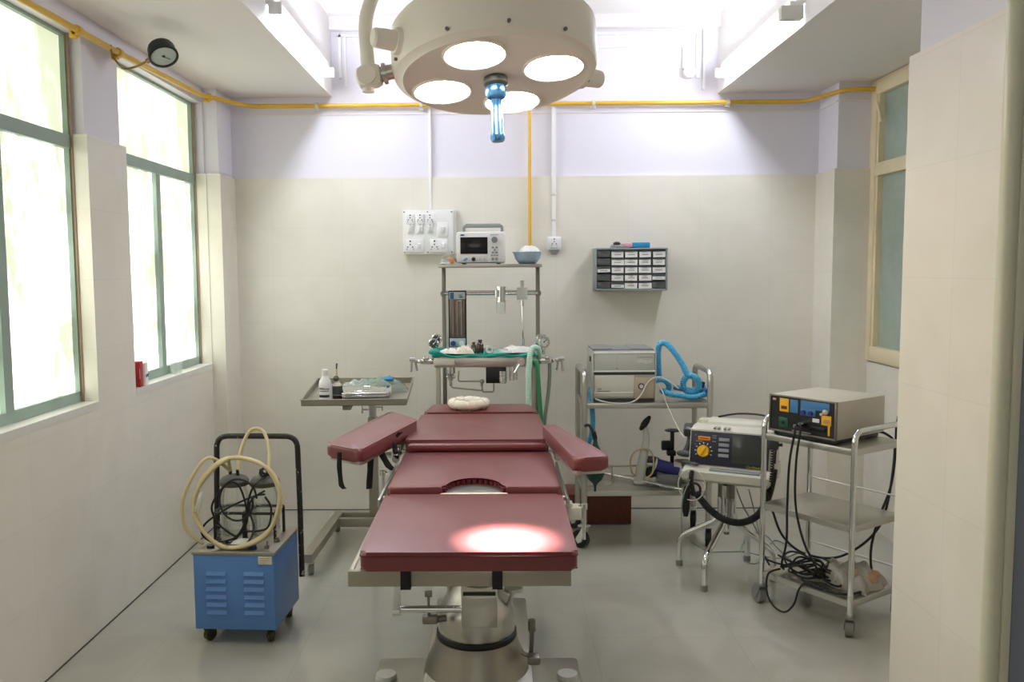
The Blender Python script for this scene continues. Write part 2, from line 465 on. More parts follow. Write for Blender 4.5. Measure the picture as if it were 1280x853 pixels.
# right wall behind the pillar, with a cream framed window
w = MB(); w.bb((XR+TK, HP-.1, 0), (2.55, YC+.1, ZS)); w.bb((XR+TK, HP-.1, ZS), (2.55, 4.0, ZC)); w.bb((2.42, 3.9, ZS-.1), (2.55, YC+.1, ZC))
w.mi = 1; w.bb((XR, HP-.1, 0), (XR+.05, YC+.02, ZS-.01)); w.bb((XR, HP-.1, ZS-.05), (XR+.05, 4.0, ZD))
# pillar: the short return of wall that the doorway is cut in
w.mi = 0; w.bb((G+TK, 2.0, ZD-.05), (2.55, HP-TK, ZC)); w.bb((2.3, YN, 0), (2.55, 2.05, ZC))
w.mi = 1; w.bb((G, 1.99, 0), (2.5, HP, ZD))
struct(w.build('wall_right', ['paint_lavender', 'tile_wall']))
w = MB(); w.bb((-2.1, YN-.2, 0), (-1.2, YN, ZC+.1)); w.bb((.9, YN-.2, 0), (2.6, YN, ZC+.1)); w.bb((-1.2, YN-.2, 0), (.9, YN, 1.5)); w.bb((-1.2, YN-.2, 2.3), (.9, YN, ZC+.1)); struct(w.build('wall_front', 'paint_lavender'))
t = sthing('fill_window_rear', (-.15, YN-.1, 1.5)); t['label'] = 'added fill-light window behind the viewer, out of view'  # unseen glowing window, added as soft frontal fill for camera-facing surfaces
f = MB(); f.bb((-1.2, YN-.12, 1.5), (-1.15, YN-.07, 2.3)); f.bb((.85, YN-.12, 1.5), (.9, YN-.07, 2.3)); f.bb((-.175, YN-.119, 1.5), (-.125, YN-.071, 2.3)); f.bb((-1.199, YN-.119, 1.5), (.899, YN-.071, 1.55)); f.bb((-1.199, YN-.119, 2.25), (.899, YN-.071, 2.3)); f.build('frame', 'frame_cream', t, True)
for xa, xb in ((-1.15, -.175), (-.125, .85)):
    p = MB(); p.bb((xa, YN-.098, 1.55), (xb, YN-.092, 2.25)); p.build('pane', 'pane_day', t, True)
t = sthing('window_3', (XR, 4.6, ZS)); t['label'] = 'cream framed window with green frosted panes behind the right pillar'
y0, y1, x0, x1 = 4.0, YC+.03, XR-.012, XR+.05; b = .075
f = MB(); f.bb((x0, y1-.085, ZS), (x1, y1, ZC-.002), .004); f.bb((x0, y0, ZS), (x1, y0+b, ZC-.002), .004); f.bb((x0+.001, y0+.01, ZS+.001), (x1-.001, y1-.001, ZS+.085), .004); f.bb((x0+.001, y0+.01, ZC-.09), (x1-.001, y1-.001, ZC-.003), .004); f.bb((x0+.001, y0+.01, 2.08), (x1-.001, y1-.001, 2.155), .004)
f.build('frame', 'frame_cream', t, True)
f = MB()
for z0, z1 in ((ZS+.085, 2.08), (2.155, ZC-.09)):
    f.bb((x0+.008, y1-.11, z0), (x1-.01, y1-.085, z1)); f.bb((x0+.008, y0+b, z0), (x1-.01, y0+b+.03, z1))
f.build('sash', 'frame_cream', t, True)
for z0, z1 in ((ZS+.08, 2.085), (2.15, ZC-.085)):
    p = MB(); p.bb((XR+.028, y0+.05, z0), (XR+.034, y1-.04, z1)); p.build('pane', 'pane_green', t, True)
f = MB(); f.box((x0-.012, y1-.15, 2.44), (.012, .02, .13), (-.45, 0, 0), .003); f.build('latch', 'frame_cream', t, True)
jt = MB(); jt.bb((XL-.01, YN, 0), (XL+.004, W2[1]+.01, .005)); jt.bb((XC, D-.004, 0), (XB, D+.01, .005)); mat('joint_grey', (84, 84, 80), .8); struct(jt.build('trim_4', 'joint_grey'))
# moulding high on the back wall, thin painted bead under the yellow pipe
m_ = MB(); m_.bb((S1, D-.035, 3.035), (S2, D+TK, ZT)); struct(m_.build('trim_1', 'ceiling_paint'))
m_ = MB(); m_.bb((-1.6, D+.012, 2.525), (XB, D+TK, 2.531)); m_.bb((XB+.002, YC+.002, 2.525), (2.22, YC+TK, 2.531)); m_.bb((XB+.006, YC+.01, 2.525), (XB+TK, D+.02, 2.531)); struct(m_.build('trim_2', 'ceiling_paint'))
# door lining and grey door beyond the pillar
t = MB()
t.tube([(G+.006, 1.972, 0.0), (G+.006, 1.972, 2.62)], .021, 14, smooth=False); t.bb((G+.018, 1.95, 0), (G+.04, 1.992, 2.63), .004); struct(t.build('trim_3', 'trim_green'))
d = sthing('door_1', (1.6, 1.97, 0)); d['label'] = 'grey door at the right edge of the view, beside the tiled pillar'
q = MB(); q.bb((G+.042, 1.955, .01), (2.1, 1.988, 2.1), .003); q.build('leaf', 'door_grey', d, True)
q = MB(); q.bb((1.36, 1.947, 1.2), (1.96, 1.956, 1.95), .003); q.bb((1.36, 1.947, .2), (1.96, 1.956, 1.05), .003); q.build('leaf_panel', 'door_grey', d, True)
q = MB(); q.cyl((1.29, 1.956, 1.0), (1.29, 1.90, 1.0), .012); q.cyl((1.29, 1.905, 1.0), (1.41, 1.905, 1.0), .01); q.build('door_handle', 'steel', d, True)
# ------------------------------------------------------------------ ceiling lamp over the table
LC = V((.006, 2.6, 2.12)); LT = T(*LC) @ RX(-.2) @ RY(-.05)
t = thing('surgical_lamp', 'large cream domed operating lamp with four lit bulbs above the table', 'lamp', (0, 2.6, 1.93))
R0 = .306
q = MB(LT); q.lathe([(.02, .215), (.16, .21), (.235, .19), (.28, .155), (R0-.012, .15), (R0, .135), (R0, .03), (R0-.008, .008), (R0-.03, -.004), (.275, -.006), (.263, -.001), (.02, -.001)], n=64); q.build('housing', 'cream_enamel', t, True)
bulbs = [(-.058, -.162), (-.163, .075), (.170, -.05), (.053, .185)]
for bx, by in bulbs:
    q = MB(LT); q.torus((bx, by, -.002), .088, .005, 36, 10); bz = q.build('bulb_rim', 'cream_enamel', t, True)
    q = MB(LT); q.lathe([(.001, -.010), (.05, -.009), (.079, -.004), (.080, .004)], (bx, by, 0), 32); q.build('bulb_lens', 'bulb_glow', t, True, label='glowing white lens of one bulb')
q = MB(LT); q.lathe([(.03, .002), (.036, -.004), (.036, -.022), (.03, -.028), (.02, -.03)], n=28); q.build('handle_socket', 'dark_grey', t, True, label='dark round socket of the handle')
q = MB(T(*LC) @ RX(-.06) @ RY(-.03)); q.lathe([(.026, -.02), (.031, -.03), (.031, -.055), (.027, -.062), (.018, -.066), (.016, -.075), (.016, -.10), (.0175, -.102), (.0175, -.135), (.0185, -.137), (.0185, -.165), (.021, -.17), (.022, -.182), (.018, -.19), (.002, -.19)], n=24); q.build('handle', 'handle_blue', t, True, label='shiny blue focusing handle')
for sx, zz, aa in ((-1, .06, PI+.48), (1, .05, .48)):
    q = MB(LT); d = V((math.cos(aa), math.sin(aa), 0)); o = d*R0+V((0, 0, zz))
    q.cyl(o-d*.015, o+d*.012, .042, .036, 20); q.cyl(o+d*.01, o+d*.07, .029, .027, 20); q.cyl(o+d*.069, o+d*.076, .027, .022, 20); q.build('side_knob', 'cream_enamel', t, True)
for aa in (-2.0, -.9, .35, -1.45, -2.75):
    q = MB(LT); d = V((math.cos(aa), math.sin(aa), 0)); o = d*(R0)+V((0, 0, .02)); q.cyl(o-d*.004, o+d*.004, .005, n=8); q.build('screw', 'steel_dark', t, True)
J = V((-.373, 2.6, 2.125))
q = MB(); q.cyl(J+V((.02, 0, .004)), V((-.2, 2.6, 2.16)), .022, n=18); q.cyl(J+V((.045, 0, .008)), J+V((.055, 0, .01)), .031, n=20); q.build('pivot_shaft', 'steel', t, True, label='polished shaft between lamp and arm')
q = MB(); q.box(J+V((.005, 0, .0)), (.078, .066, .066), (0, -.15, 0), .02); q.cyl(J+V((0, -.04, 0)), J+V((0, .04, 0)), .028, n=18); q.cyl(J+V((0, 0, -.045)), J+V((0, 0, 0)), .018, n=14); q.build('pivot_block', 'cream_enamel', t, True)
q = MB(); q.tube(fillet([J+V((0, 0, .03)), V((-.382, 2.6, 2.30)), V((-.28, 2.6, 2.52)), V((.0, 2.6, 2.66)), V((.012, 2.6, 2.75))], .06), .0205, 16, smooth=False); q.build('arm', 'cream_enamel', t, True)
q = MB(); q.cyl((.012, 2.6, 2.72), (.012, 2.6, ZT), .024, n=18); q.lathe([(.03, 0), (.09, .05), (.095, .07), (.02, .075)], (.012, 2.6, ZT-.076), 28); q.build('ceiling_mount', 'cream_enamel', t, True)

# ------------------------------------------------------------------ tube lights on the recess sides
def tube_light(lab, x, s, ya, yb, z, clip=None):
    t = thing('tube_light', lab, 'light', (x, (ya+yb)/2, z), 0, 'tube lights on the ceiling recess')
    q = MB(); q.bb((x, ya, z-.005), (x+s*.035, yb, z+.045), .006); q.build('batten', 'white_plastic', t, True)
    q = MB(); q.cyl((x+s*.045, ya+.03, z-.025), (x+s*.045, yb-.03, z-.025), .0165, n=14); q.build('tube', 'tube_glow', t, True)
    for y in (ya+.012, yb-.012):
        q = MB(); q.box((x+s*.04, y, z-.02), (.06, .024, .055), None, .004); q.build('end_socket', 'white_plastic', t, True)
    if clip: 
        q = MB(); q.box((x+s*.06, clip-.1, z-.045), (.10, .05, .06), None, .004); q.build('starter_box', 'grey_white', t, True, label='grey starter box')
tube_light('lit tube light on the left edge of the ceiling recess', S1, 1, 3.92, 5.2, 2.745)
tube_light('lit tube light on the right edge of the ceiling recess, with a grey box', S2, -1, 3.95, 5.27, 2.735, 4.07)

# ------------------------------------------------------------------ pipes, conduits, wall fittings
t = thing('gas_pipe', 'yellow painted pipe running high around the walls and dropping down the back wall', 'pipe', (-1.55, D-.03, 2.53))
zp = 2.575; yb = D-.03
q = MB(); q.tube(fillet([(-1.687, 1.9, 2.515), (-1.687, 3.9, 2.535), (-1.685, 5.0, 2.565), (-1.60, 5.30, zp+.005), (-1.52, yb, zp), (1.93, yb, zp), (2.06, YC-.015, zp+.012), (2.235, YC-.03, zp+.012)], .05), .0135, 12, smooth=False); q.build('pipe_run', 'pipe_yellow', t, True)
q = MB(); q.tube([(.222, yb, zp-.005), (.222, yb, 1.62)], .011, 12, smooth=False); q.build('pipe_drop', 'pipe_yellow', t, True)
for p, ax in (((-1.687, 3.55, 2.53), 'y'), ((-1.687, 3.93, 2.536), 'y'), ((-1.66, 5.08, 2.567), 'y'), ((-1.10, yb, zp), 'x'), ((1.45, yb, zp), 'x'), ((.62, yb, zp), 'x'), ((-.45, yb, zp), 'x')):
    q = MB(); p = V(p); d = V((0, .014, 0)) if ax == 'y' else V((.009, 0, 0)); q.cyl(p-d, p+d, .021, n=14)
    off = V((-.02, 0, 0)) if ax == 'y' else V((0, .02, 0)); q.box(p+off*.8-V((0, 0, .016)), (.028, .028, .03), None, .004); q.build('pipe_clip', 'pipe_yellow' if ax == 'y' else 'cream_plain', t, True)
# pressure gauge on its curled feed
GC = at(203, 66, X=-1.47); GA = V((.38, -.42, -.8)).normalized()
t = thing('pressure_gauge', 'round black pressure gauge on a curled thin pipe over the left windows', 'gauge', GC)
gm = T(*GC) @ V((0, 0, 1)).rotation_difference(GA).to_matrix().to_4x4()
q = MB(gm); q.lathe([(.01, -.035), (.055, -.032), (.06, -.02), (.06, .012), (.064, .014), (.064, .026), (.056, .028), (.054, .018), (.01, .018)], n=36); q.build('case', 'gauge_black', t, True)
q = MB(gm); q.lathe([(.001, .0205), (.054, .0205)], n=36, cap=False); q.build('dial', 'gauge_face', t, True, label='pale dial behind glass')
q = MB(gm); q.box((.012, .004, .0225), (.045, .003, .001), (0, 0, .5)); q.cyl((0, 0, .021), (0, 0, .024), .006, n=10); q.build('needle', 'ink_dark', t, True)
pa = at(138, 56, X=-1.68); pb = at(185, 76, X=-1.54); pm = at(154, 85, X=-1.66); pk = at(168, 84, X=-1.6); pe = GC+(pb-GC).normalized()*.055
q = MB(); q.tube([pa, at(141, 70, X=-1.675), pm, pk, pb], .005, 8); q.build('feed_pipe', 'brass', t, True, label='thin brass coloured feed pipe')
q = MB(); q.cyl(pb-(pe-pb)*.3, pb.lerp(pe, .5), .011, n=8); q.cyl(pb.lerp(pe, .45), pe, .0085, n=10); q.cyl(pb.lerp(pe, .55), pb.lerp(pe, .8), .013, n=6); q.build('fitting', 'brass', t, True)
# conduits
t = thing('cable_conduit', 'white cable conduit dropping down the back wall to the switchboard', 'conduit', (-.405, D, 1.94))
q = MB(); q.bb((-.411, D-.009, ZD-.002), (-.395, D+TK+.0005, 2.565)); q.bb((-.411, D-.009, 1.928), (-.395, D+.002, ZD)); q.build('channel', 'white_plastic', t, True)
t = thing('cable_conduit', 'white cable conduit dropping down the back wall to the single socket box', 'conduit', (.375, D, 1.76))
q = MB(); q.bb((.363, D-.012, 1.755), (.388, D+.002, ZD)); q.bb((.363, D-.012, ZD-.002), (.388, D+TK+.0005, 2.56)); q.build('channel', 'white_plastic', t, True)
for z in (2.02, 1.86): 
    q = MB(); q.bb((.360, D-.014, z-.008), (.391, D-.002, z+.008), .002); q.build('joint_strap', 'grey_white', t, True)
t = thing('cable_conduit', 'white cable conduit framing the top left of the recess wall', 'conduit', (-.9, D, 2.74))
q = MB(); q.bb((S1+.05, D+.006, 2.75), (S1+.066, D+TK+.0005, 3.02)); q.bb((S1+.085, D+.006, 2.70), (S1+.098, D+TK+.0005, 3.0)); q.bb((S1+.05, D+.006, 3.0), (.1, D+TK+.0005, 3.016)); q.build('channel', 'white_plastic', t, True)
t = thing('cable_conduit', 'white cable conduit framing the top right of the recess wall', 'conduit', (1.2, D, 2.8))
q = MB(); q.bb((1.26, D+.002, 2.73), (1.285, D+TK+.0005, 3.02)); q.bb((1.30, D-.004, 2.66), (1.312, D+TK+.0005, 3.02)); q.bb((1.175, D+.004, 2.79), (1.19, D+TK+.0005, 2.93)); q.bb((.1, D+.006, 3.0), (1.26, D+TK+.0005, 3.016)); q.bb((.4, D+.006, 2.92), (1.19, D+TK+.0005, 2.932)); q.build('channel', 'white_plastic', t, True)
q = MB(); q.cyl((1.215, D-.03, 2.765), (1.215, D+TK, 2.765), .038, n=20); q.cyl((1.215, D-.034, 2.765), (1.215, D-.028, 2.765), .006, n=8); q.build('junction_box', 'white_plastic', t, True)
# switchboard
bx, bz = -.407, 1.787
t = thing('switchboard', 'white wall switchboard with five sockets and rows of switches', 'switchboard', (bx, D, bz-.14))
q = MB(); q.bb((bx-.166, D-.055, bz-.138), (bx+.166, D+.002, bz+.138), .006); q.build('back_box', 'grey_white', t, True)
q = MB(); q.bb((bx-.166, D-.064, bz-.138), (bx+.150, D-.05, bz+.138), .004); q.build('face_plate', 'white_plastic', t, True)
yf = D-.064
def socket(par, x, z, w, h, big=False):
    q = MB(); q.bb((x-w/2, yf-.009, z-h/2), (x+w/2, yf+.002, z+h/2), .003); p = q.build('socket_plate', 'white_plastic', par, True)
    q = MB(); k = 1.25 if big else 1
    sx = x-(.028 if big else 0)
    for (dx, dz, r) in ((0, .026, .005), (0, .008, .004), (-.012, -.006, .004), (.012, -.006, .004), (-.016, -.018, .003), (.016, -.018, .003)):
        q.cyl((sx+dx*k, yf-.0096, z+dz*k*.9), (sx+dx*k, yf-.006, z+dz*k*.9), r*k*.9, n=10)
    q.build('socket_hole', 'black_plastic', p, True, label='dark pin holes')
    return p
def rocker(par, x, z, w=.02, h=.034, tilt=.2):
    q = MB(); q.box((x, yf-.013, z), (w, .014, h), (tilt, 0, 0), .003); q.build('rocker_switch', 'white_plastic', par, True)
for k, x in enumerate((bx-.118, bx-.057, bx+.005)):
    socket(t, x, bz+.082, .05, .062); q = MB(); q.bb((x-.02, yf-.007, bz-.008), (x+.02, yf+.002, bz+.05), .003); p = q.build('switch_plate', 'white_plastic', t, True); rocker(p, x, bz+.022)
    q = MB(); q.cyl((x, yf-.008, bz+.044), (x, yf-.004, bz+.044), .003, n=8); q.build('screw', 'ink_dark', p, True)
q = MB(); q.bb((bx+.05, yf-.008, bz-.03), (bx+.116, yf+.002, bz+.06), .003); p = q.build('switch_plate', 'white_plastic', t, True); rocker(p, bx+.083, bz+.014, .024, .042)
for x in (bx-.092, bx+.06):
    p = socket(t, x, bz-.085, .11, .08, True); rocker(p, x+.028, bz-.085)
for x in (bx-.156, bx-.01, bx+.14):
    for z in (bz-.125, bz+.126):
        q = MB(); q.cyl((x, yf-.002, z), (x, yf+.002, z), .005, n=8); q.build('screw', 'steel_dark', t, True)
# single socket box
t = thing('socket_box', 'small white socket box at the lower end of the right conduit', 'socket', (.375, D, 1.655))
q = MB(); q.bb((.332, D-.03, 1.672), (.418, D+.002, 1.755), .005); q.build('back_box', 'white_plastic', t, True)
yf0 = yf; yf = D-.03; socket(t, .375, 1.716, .05, .06); yf = yf0
q = MB(); q.prism([(-.035, 0), (.035, 0), (.012, -.03), (-.012, -.03)], 0, .02, T(.375, D-.004, 1.673) @ FRONT); q.build('bottom_clip', 'mid_grey', t, True, label='grey clip below the box')

# drawer cabinet on the wall
cx, cz, cw, ch, cdp = .842, 1.547, .445, .262, .15
t = thing('drawer_cabinet', 'grey wall cabinet of twenty-five small labelled drawers', 'cabinet', (cx, D, cz-ch/2))
y1 = D-.001; y0 = y1-cdp; th = .011
q = MB(); q.bb((cx-cw/2, y0, cz-ch/2), (cx-cw/2+th, y1, cz+ch/2), .003); q.bb((cx+cw/2-th, y0, cz-ch/2), (cx+cw/2, y1, cz+ch/2), .003)
q.bb((cx-cw/2, y0, cz+ch/2-th), (cx+cw/2, y1, cz+ch/2), .003); q.bb((cx-cw/2, y0, cz-ch/2), (cx+cw/2, y1, cz-ch/2+th), .003); q.bb((cx-cw/2, y1-.008, cz-ch/2), (cx+cw/2, y1, cz+ch/2)); q.build('carcass', 'cabinet_grey', t, True)
gw, gh = (cw-2*th)/5, (ch-2*th)/5
ww = [[0, 1, 1, 1, 1], [0, 1, 1, 1, 1], [2, 1, 1, 1, 1], [0, 1, 1, 1, 2], [0, 2, 1, 1, 0]]
for r in range(5):
    for k in range(5):
        x = cx-cw/2+th+gw*(k+.5); z = cz+ch/2-th-gh*(r+.5)
        q = MB(); q.bb((x-gw/2+.0025, y0+.006, z-gh/2+.003), (x+gw/2-.0025, y1-.02, z+gh/2-.006), .002)
        q.box((x, y0+.002, z+gh*.30), (.036, .014, .006), None, .002); p = q.build('drawer', 'drawer_smoke', t, True)
        kind = ww[r][k]
        if kind:
            lw, lh = ((gw*.90+random.uniform(-.006, .004)), gh*.70) if kind == 1 else (gw*.92, gh*.40)
            zz = z-gh*.12 if kind == 1 else z-gh*.15
            q = MB(); q.box((x+random.uniform(-.002, .002), y0+.005, zz), (lw, .0012, lh), (0, random.uniform(-.03, .03), 0)); q.build('paper_label', 'label_white', p, True, label='white paper label')
            q = MB(); q.box((x, y0+.0042, zz), (lw*.55, .0006, .004), (0, random.uniform(-.03, .03), 0)); q.build('faint_writing', 'mid_grey', p, True)
t = thing('instrument_box', 'flat blue box with a pink end lying on top of the wall drawer cabinet', 'box', (.85, D-.1, cz+ch/2))
z = cz+ch/2
q = MB(); q.bb((.848, D-.14, z), (.958, D-.03, z+.034), .006); q.build('blue_sleeve', 'blue_card', t, True)
q = MB(); q.bb((.80, D-.138, z+.006), (.85, D-.032, z+.031), .004); q.build('pink_end', 'pink_card', t, True, label='pink end')
q = MB(); q.bb((.725, D-.136, z), (.802, D-.034, z+.02), .004); q.build('grey_tray', 'cabinet_grey', t, True)
q = MB(); q.sph((.757, D-.11, z+.028), .018, 12, (1.3, 1, .7)); q.build('black_knob', 'black_plastic', t, True)

# things on the far left sill
t = thing('red_box', 'narrow red carton standing on the left window sill', 'box', at(178, 481, X=-1.735))
b0 = V((-1.755, 4.115, ZS))
q = MB(); q.box((b0.x, b0.y, ZS+.062), (.07, .052, .124), (0, 0, .1), .002); q.build('carton', 'red_box', t, True)
q = MB(); q.box((b0.x+.0355, b0.y-.01, ZS+.065), (.001, .025, .05), (0, 0, .1)); q.build('label_patch', 'label_white', t, True)
t = thing('paper_packet', 'pale packet with faint print behind the red carton on the sill', 'packet', (-1.755, 4.2, ZS))
q = MB(); q.box((-1.755, 4.2, ZS+.055), (.05, .07, .11), (0, 0, .2), .003); q.build('sleeve', 'label_white', t, True)
q = MB(); q.box((-1.7285, 4.206, ZS+.045), (.001, .06, .014), (0, 0, .2)); q.build('print_band', 'blue_logo', t, True)
t = thing('plastic_cup', 'clear plastic container on the sill toward the far corner', 'container', (-1.76, 4.62, ZS))
q = MB(); q.lathe([(.03, 0), (.032, .002), (.038, .13), (.034, .135), (.03, .13)], (-1.757, 4.66, ZS), 20); q.build('cup', 'clear_film', t, True)
# ------------------------------------------------------------------ operating table
TX = -.075
t = thing('operating_table', 'steel operating table with maroon sectional pads and two arm boards', 'operating table', (TX, 3.05, 0))
ins = lambda name, q, mt, label=None, par=None: q.build(name, mt, par or t, True, label=label)
def pad(name, y0, y1, z0, z1, xa, xb, xa2=None, xb2=None, bev=.014):
    xa2 = xa if xa2 is None else xa2; xb2 = xb if xb2 is None else xb2
    q = MB(); q.prism(rpoly([(xa, y0), (xb, y0), (xb2, y1), (xa2, y1)], .018), z0, z1, None, bev); p = ins(name, q, 'vinyl_maroon')
    q = MB(); P = rpoly([(xa, y0), (xb, y0), (xb2, y1), (xa2, y1)], .018)
    q.tube([(x, y, z1-.011) for x, y in [(cx_*1.0, cy_) for cx_, cy_ in P]], .0028, 6, smooth=False, closed=True); q.build('piping', 'vinyl_seam', p, True)
    return p
pad('leg_pad', 2.225, 2.82, .748, .80, -.366, .217, -.372, .221)
# seat pad with the round cut-out
xa, xb, y0, y1 = -.37, .222, 2.845, 3.41
arc = [(-.075+.108*math.cos(a), y0+.135*math.sin(a)) for a in [PI*(1-k/14) for k in range(15)]]
P = rpoly([(xa, y0), (xa, y1), (xb, y1), (xb, y0)], .016)
# start polygon at front-left, run along the arc, then round the outside
outline = [(xa+.012, y0)]+[(-.075-.118, y0)]+arc+[(-.075+.118, y0)]+[(xb-.012, y0), (xb, y0+.012), (xb, y1-.02), (xb-.02, y1), (xa+.02, y1), (xa, y1-.02), (xa, y0+.012)]
q = MB(); q.prism(outline, .768, .818, None, .010); sp = ins('seat_pad', q, 'vinyl_maroon')
q = MB()
for k in range(15):
    a = PI*(1-(k+.5)/15); x = -.075+.105*math.cos(a); y = y0+.130*math.sin(a)
    q.cyl((x, y, .772), (x, y, .812), .0105, n=8)
q.build('gathered_edge', 'vinyl_seam', sp, True, label='gathered dark red edge of the cut-out')
q = MB(); q.prism([(-.075+.115*math.cos(PI*k/20), y0-.004+.14*math.sin(PI*k/20)) for k in range(21)], .77, .797, None, .004); ins('drain_tray', q, 'steel', 'polished tray under the cut-out')
q = MB(); q.box((TX, 3.425, .835), (.565, .045, .028), None, .012); ins('flex_strip', q, 'vinyl_maroon')
pad('back_pad', 3.455, 4.08, .80, .858, -.372, .217, -.355, .208)
pad('head_pad', 4.11, 4.36, .815, .862, -.35, .205, -.315, .166)
# frames below the pads
q = MB(); q.bb((-.40, 2.235, .702), (.20, 2.25, .745), .002); q.bb((-.399, 2.24, .703), (-.385, 2.83, .744), .002); q.bb((.185, 2.24, .703), (.199, 2.83, .744), .002); q.bb((-.398, 2.242, .735), (.198, 2.828, .7425), .002); ins('leg_frame', q, 'painted_steel')
q = MB(); q.bb((-.355, 2.84, .735), (.205, 3.42, .766), .003); q.bb((-.36, 3.44, .768), (.205, 4.08, .799), .003); q.bb((-.30, 4.08, .785), (.15, 4.33, .813), .003); ins('top_frame', q, 'steel_dull')
for s, x in ((-1, -.40), (1, .245)):
    q = MB(); q.bb((x-.005, 2.86, .742), (x+.005, 3.42, .772), .002); q.bb((x-.005, 3.47, .775), (x+.005, 4.02, .805), .002)
    for y in (2.93, 3.35, 3.55, 3.95): q.cyl((x, y, .757 if y < 3.44 else .79), (x-s*.045, y, .757 if y < 3.44 else .79), .008, n=10)
    ins('side_rail', q, 'steel')
for x in (-.258, -.012):
    q = MB(); q.bb((x, 2.226, .697), (x+.028, 2.238, .75), .003); q.bb((x, 2.226, .697), (x+.028, 2.32, .703)); ins('leg_strap', q, 'strap_black', 'black webbing strap')
def clamp(x, y, z, s):
    q = MB(); q.box((x, y, z), (.05, .06, .045), None, .006); q.box((x-s*.03, y, z+.028), (.05, .045, .012), None, .003); c_ = ins('rail_clamp', q, 'grey_white')
    q = MB(); q.cyl((x+s*.035, y-.01, z+.022), (x+s*.035, y-.01, z-.095), .006, n=10); q.cyl((x+s*.035, y-.01, z+.012), (x+s*.035, y-.01, z+.03), .012, n=12); q.cyl((x+s*.015, y-.01, z+.018), (x+s*.04, y-.01, z+.018), .008, n=10); q.build('clamp_handle', 'chrome', c_, True)
clamp(.268, 2.90, .715, 1); clamp(-.41, 3.32, .735, -1)
for x, y, s in ((-.41, 3.48, -1), (.255, 3.5, 1)):
    q = MB(); q.box((x, y, .80), (.03, .05, .05), None, .004); q.cyl((x, y-.03, .78), (x, y+.03, .78), .016, n=12); q.cyl((x+s*.02, y, .79), (x+s*.045, y, .79), .012, n=10); ins('hinge_joint', q, 'chrome')
# arm boards
def arm(name, px, z, straps, side, rail):
    A = [at(x, y, Z=z) for x, y in px]; cen = sum(A, V((0, 0, 0)))/len(A)
    q = MB(); q.prism(rpoly([(p.x, p.y) for p in A], .035, 5), z-.05, z, None, .014); p = ins(name, q, 'vinyl_maroon')
    q = MB(); q.prism(rpoly([(cen.x+(a.x-cen.x)*.93, cen.y+(a.y-cen.y)*.96) for a in A], .03, 5), z-.062, z-.05); q.build('arm_plate', 'steel', p, True, label='steel plate under the arm pad')
    q = MB(); q.tube(fillet([V((rail[0], rail[1], z-.10)), V((cen.x*.5+rail[0]*.5, cen.y*.45+rail[1]*.55, z-.10)), V((cen.x, cen.y, z-.062))], .04), .011, 10, smooth=False); q.box((rail[0], rail[1], z-.09), (.035, .06, .06), None, .005); q.build('arm_support', 'steel', p, True)
    for S in straps:
        q = MB(); g = []
        P = spline(S[0], 5); w = S[1]
        for k, a in enumerate(P): g.append([a-V((w/2, 0, 0))+V((0, .004*math.sin(k), 0)), a+V((w/2, .01, 0))])
        q.sheet(g); q.build('arm_strap', 'strap_black', p, True, label='hanging black strap', solid=.003)
    return p
zl = .90; zb = zl-.055
def sp_(pts, z0, Y): return [at(x, y, Y=Y) for x, y in pts]
arm('arm_pad', [(406, 555), (450, 563), (523, 525), (488, 514)], zl, [
    (sp_([(424, 566), (424, 585), (426, 605), (430, 612)], 0, 3.1), .015),
    (sp_([(464, 560), (463, 578), (462, 598), (461, 612)], 0, 3.32), .022),
    (sp_([(473, 556), (478, 570), (485, 582), (492, 589)], 0, 3.34), .026),
    (sp_([(486, 552), (492, 556), (494, 564), (495, 568)], 0, 3.38), .02),
    (sp_([(474, 560), (483, 554), (493, 548), (500, 541)], 0, 3.42), .018)], -1, (-.40, 3.72))
zr = .91
arm('arm_pad', [(718, 573), (764, 570.5), (691, 529.5), (677, 531)], zr, [
    (sp_([(672, 546), (676, 549), (682, 551)], 0, 3.55), .02)], 1, (.25, 3.6))
# pedestal and base
PY = 3.05
q = MB(); q.lathe([(.14, .235), (.142, .25), (.142, .295), (.134, .325), (.10, .385), (.075, .43), (.066, .47), (.064, .62), (.064, .70)], (TX, PY, 0), 48); ins('pedestal', q, 'steel')
q = MB(); q.lathe([(.135, .214), (.147, .218), (.147, .234), (.135, .238)], (TX, PY, 0), 48); ins('pedestal_ring', q, 'black_rubber', 'black rubber ring round the pedestal')
q = MB(); q.lathe([(.20, .06), (.185, .12), (.155, .185), (.15, .215), (.10, .22)], (TX, PY, 0), 48); ins('pedestal_skirt', q, 'steel_dull')
q = MB(); q.bb((TX-.19, PY-.45, 0.02), (TX+.205, PY+.66, .095), .012)
q.bb((TX-.37, PY-.58, .015), (TX+.38, PY+.11, .075), .012); ins('base', q, 'steel')
for x, y in ((TX-.33, PY-.05), (TX+.33, PY-.05), (TX-.33, PY-.5), (TX+.33, PY-.5)):
    q = MB(); q.cyl((x, y, 0), (x, y, .08), .032, n=16); q.cyl((x, y, .07), (x, y, .088), .04, .036, n=20); ins('levelling_foot', q, 'grey_white')
q = MB(); q.box((TX+.015, PY-.145, .375), (.125, .10, .11), None, .004); q.prism([(-.0625, 0), (.0625, 0), (.0625, .042)] + [(-.0625+.125*(1-k/8), .042+.012*math.sin(PI*(1-k/8))*-1) for k in range(1, 8)] + [(-.0625, .042)], -.05, .05, T(TX+.015, PY-.145, .43) @ FRONT); gb = ins('gear_box', q, 'steel')
q = MB(); q.box((TX+.015, PY-.197, .442), (.112, .004, .012)); q.build('slot', 'black_plastic', gb, True, label='dark slot on the gear box')
q = MB(); q.cyl((TX, PY-.15, .37), (TX-.265, PY-.15, .37), .0125, n=16); ins('crank_rod', q, 'chrome')
ca = V((TX-.275, PY-.15, .35)); cb = V((TX-.262, PY-.25, .50))
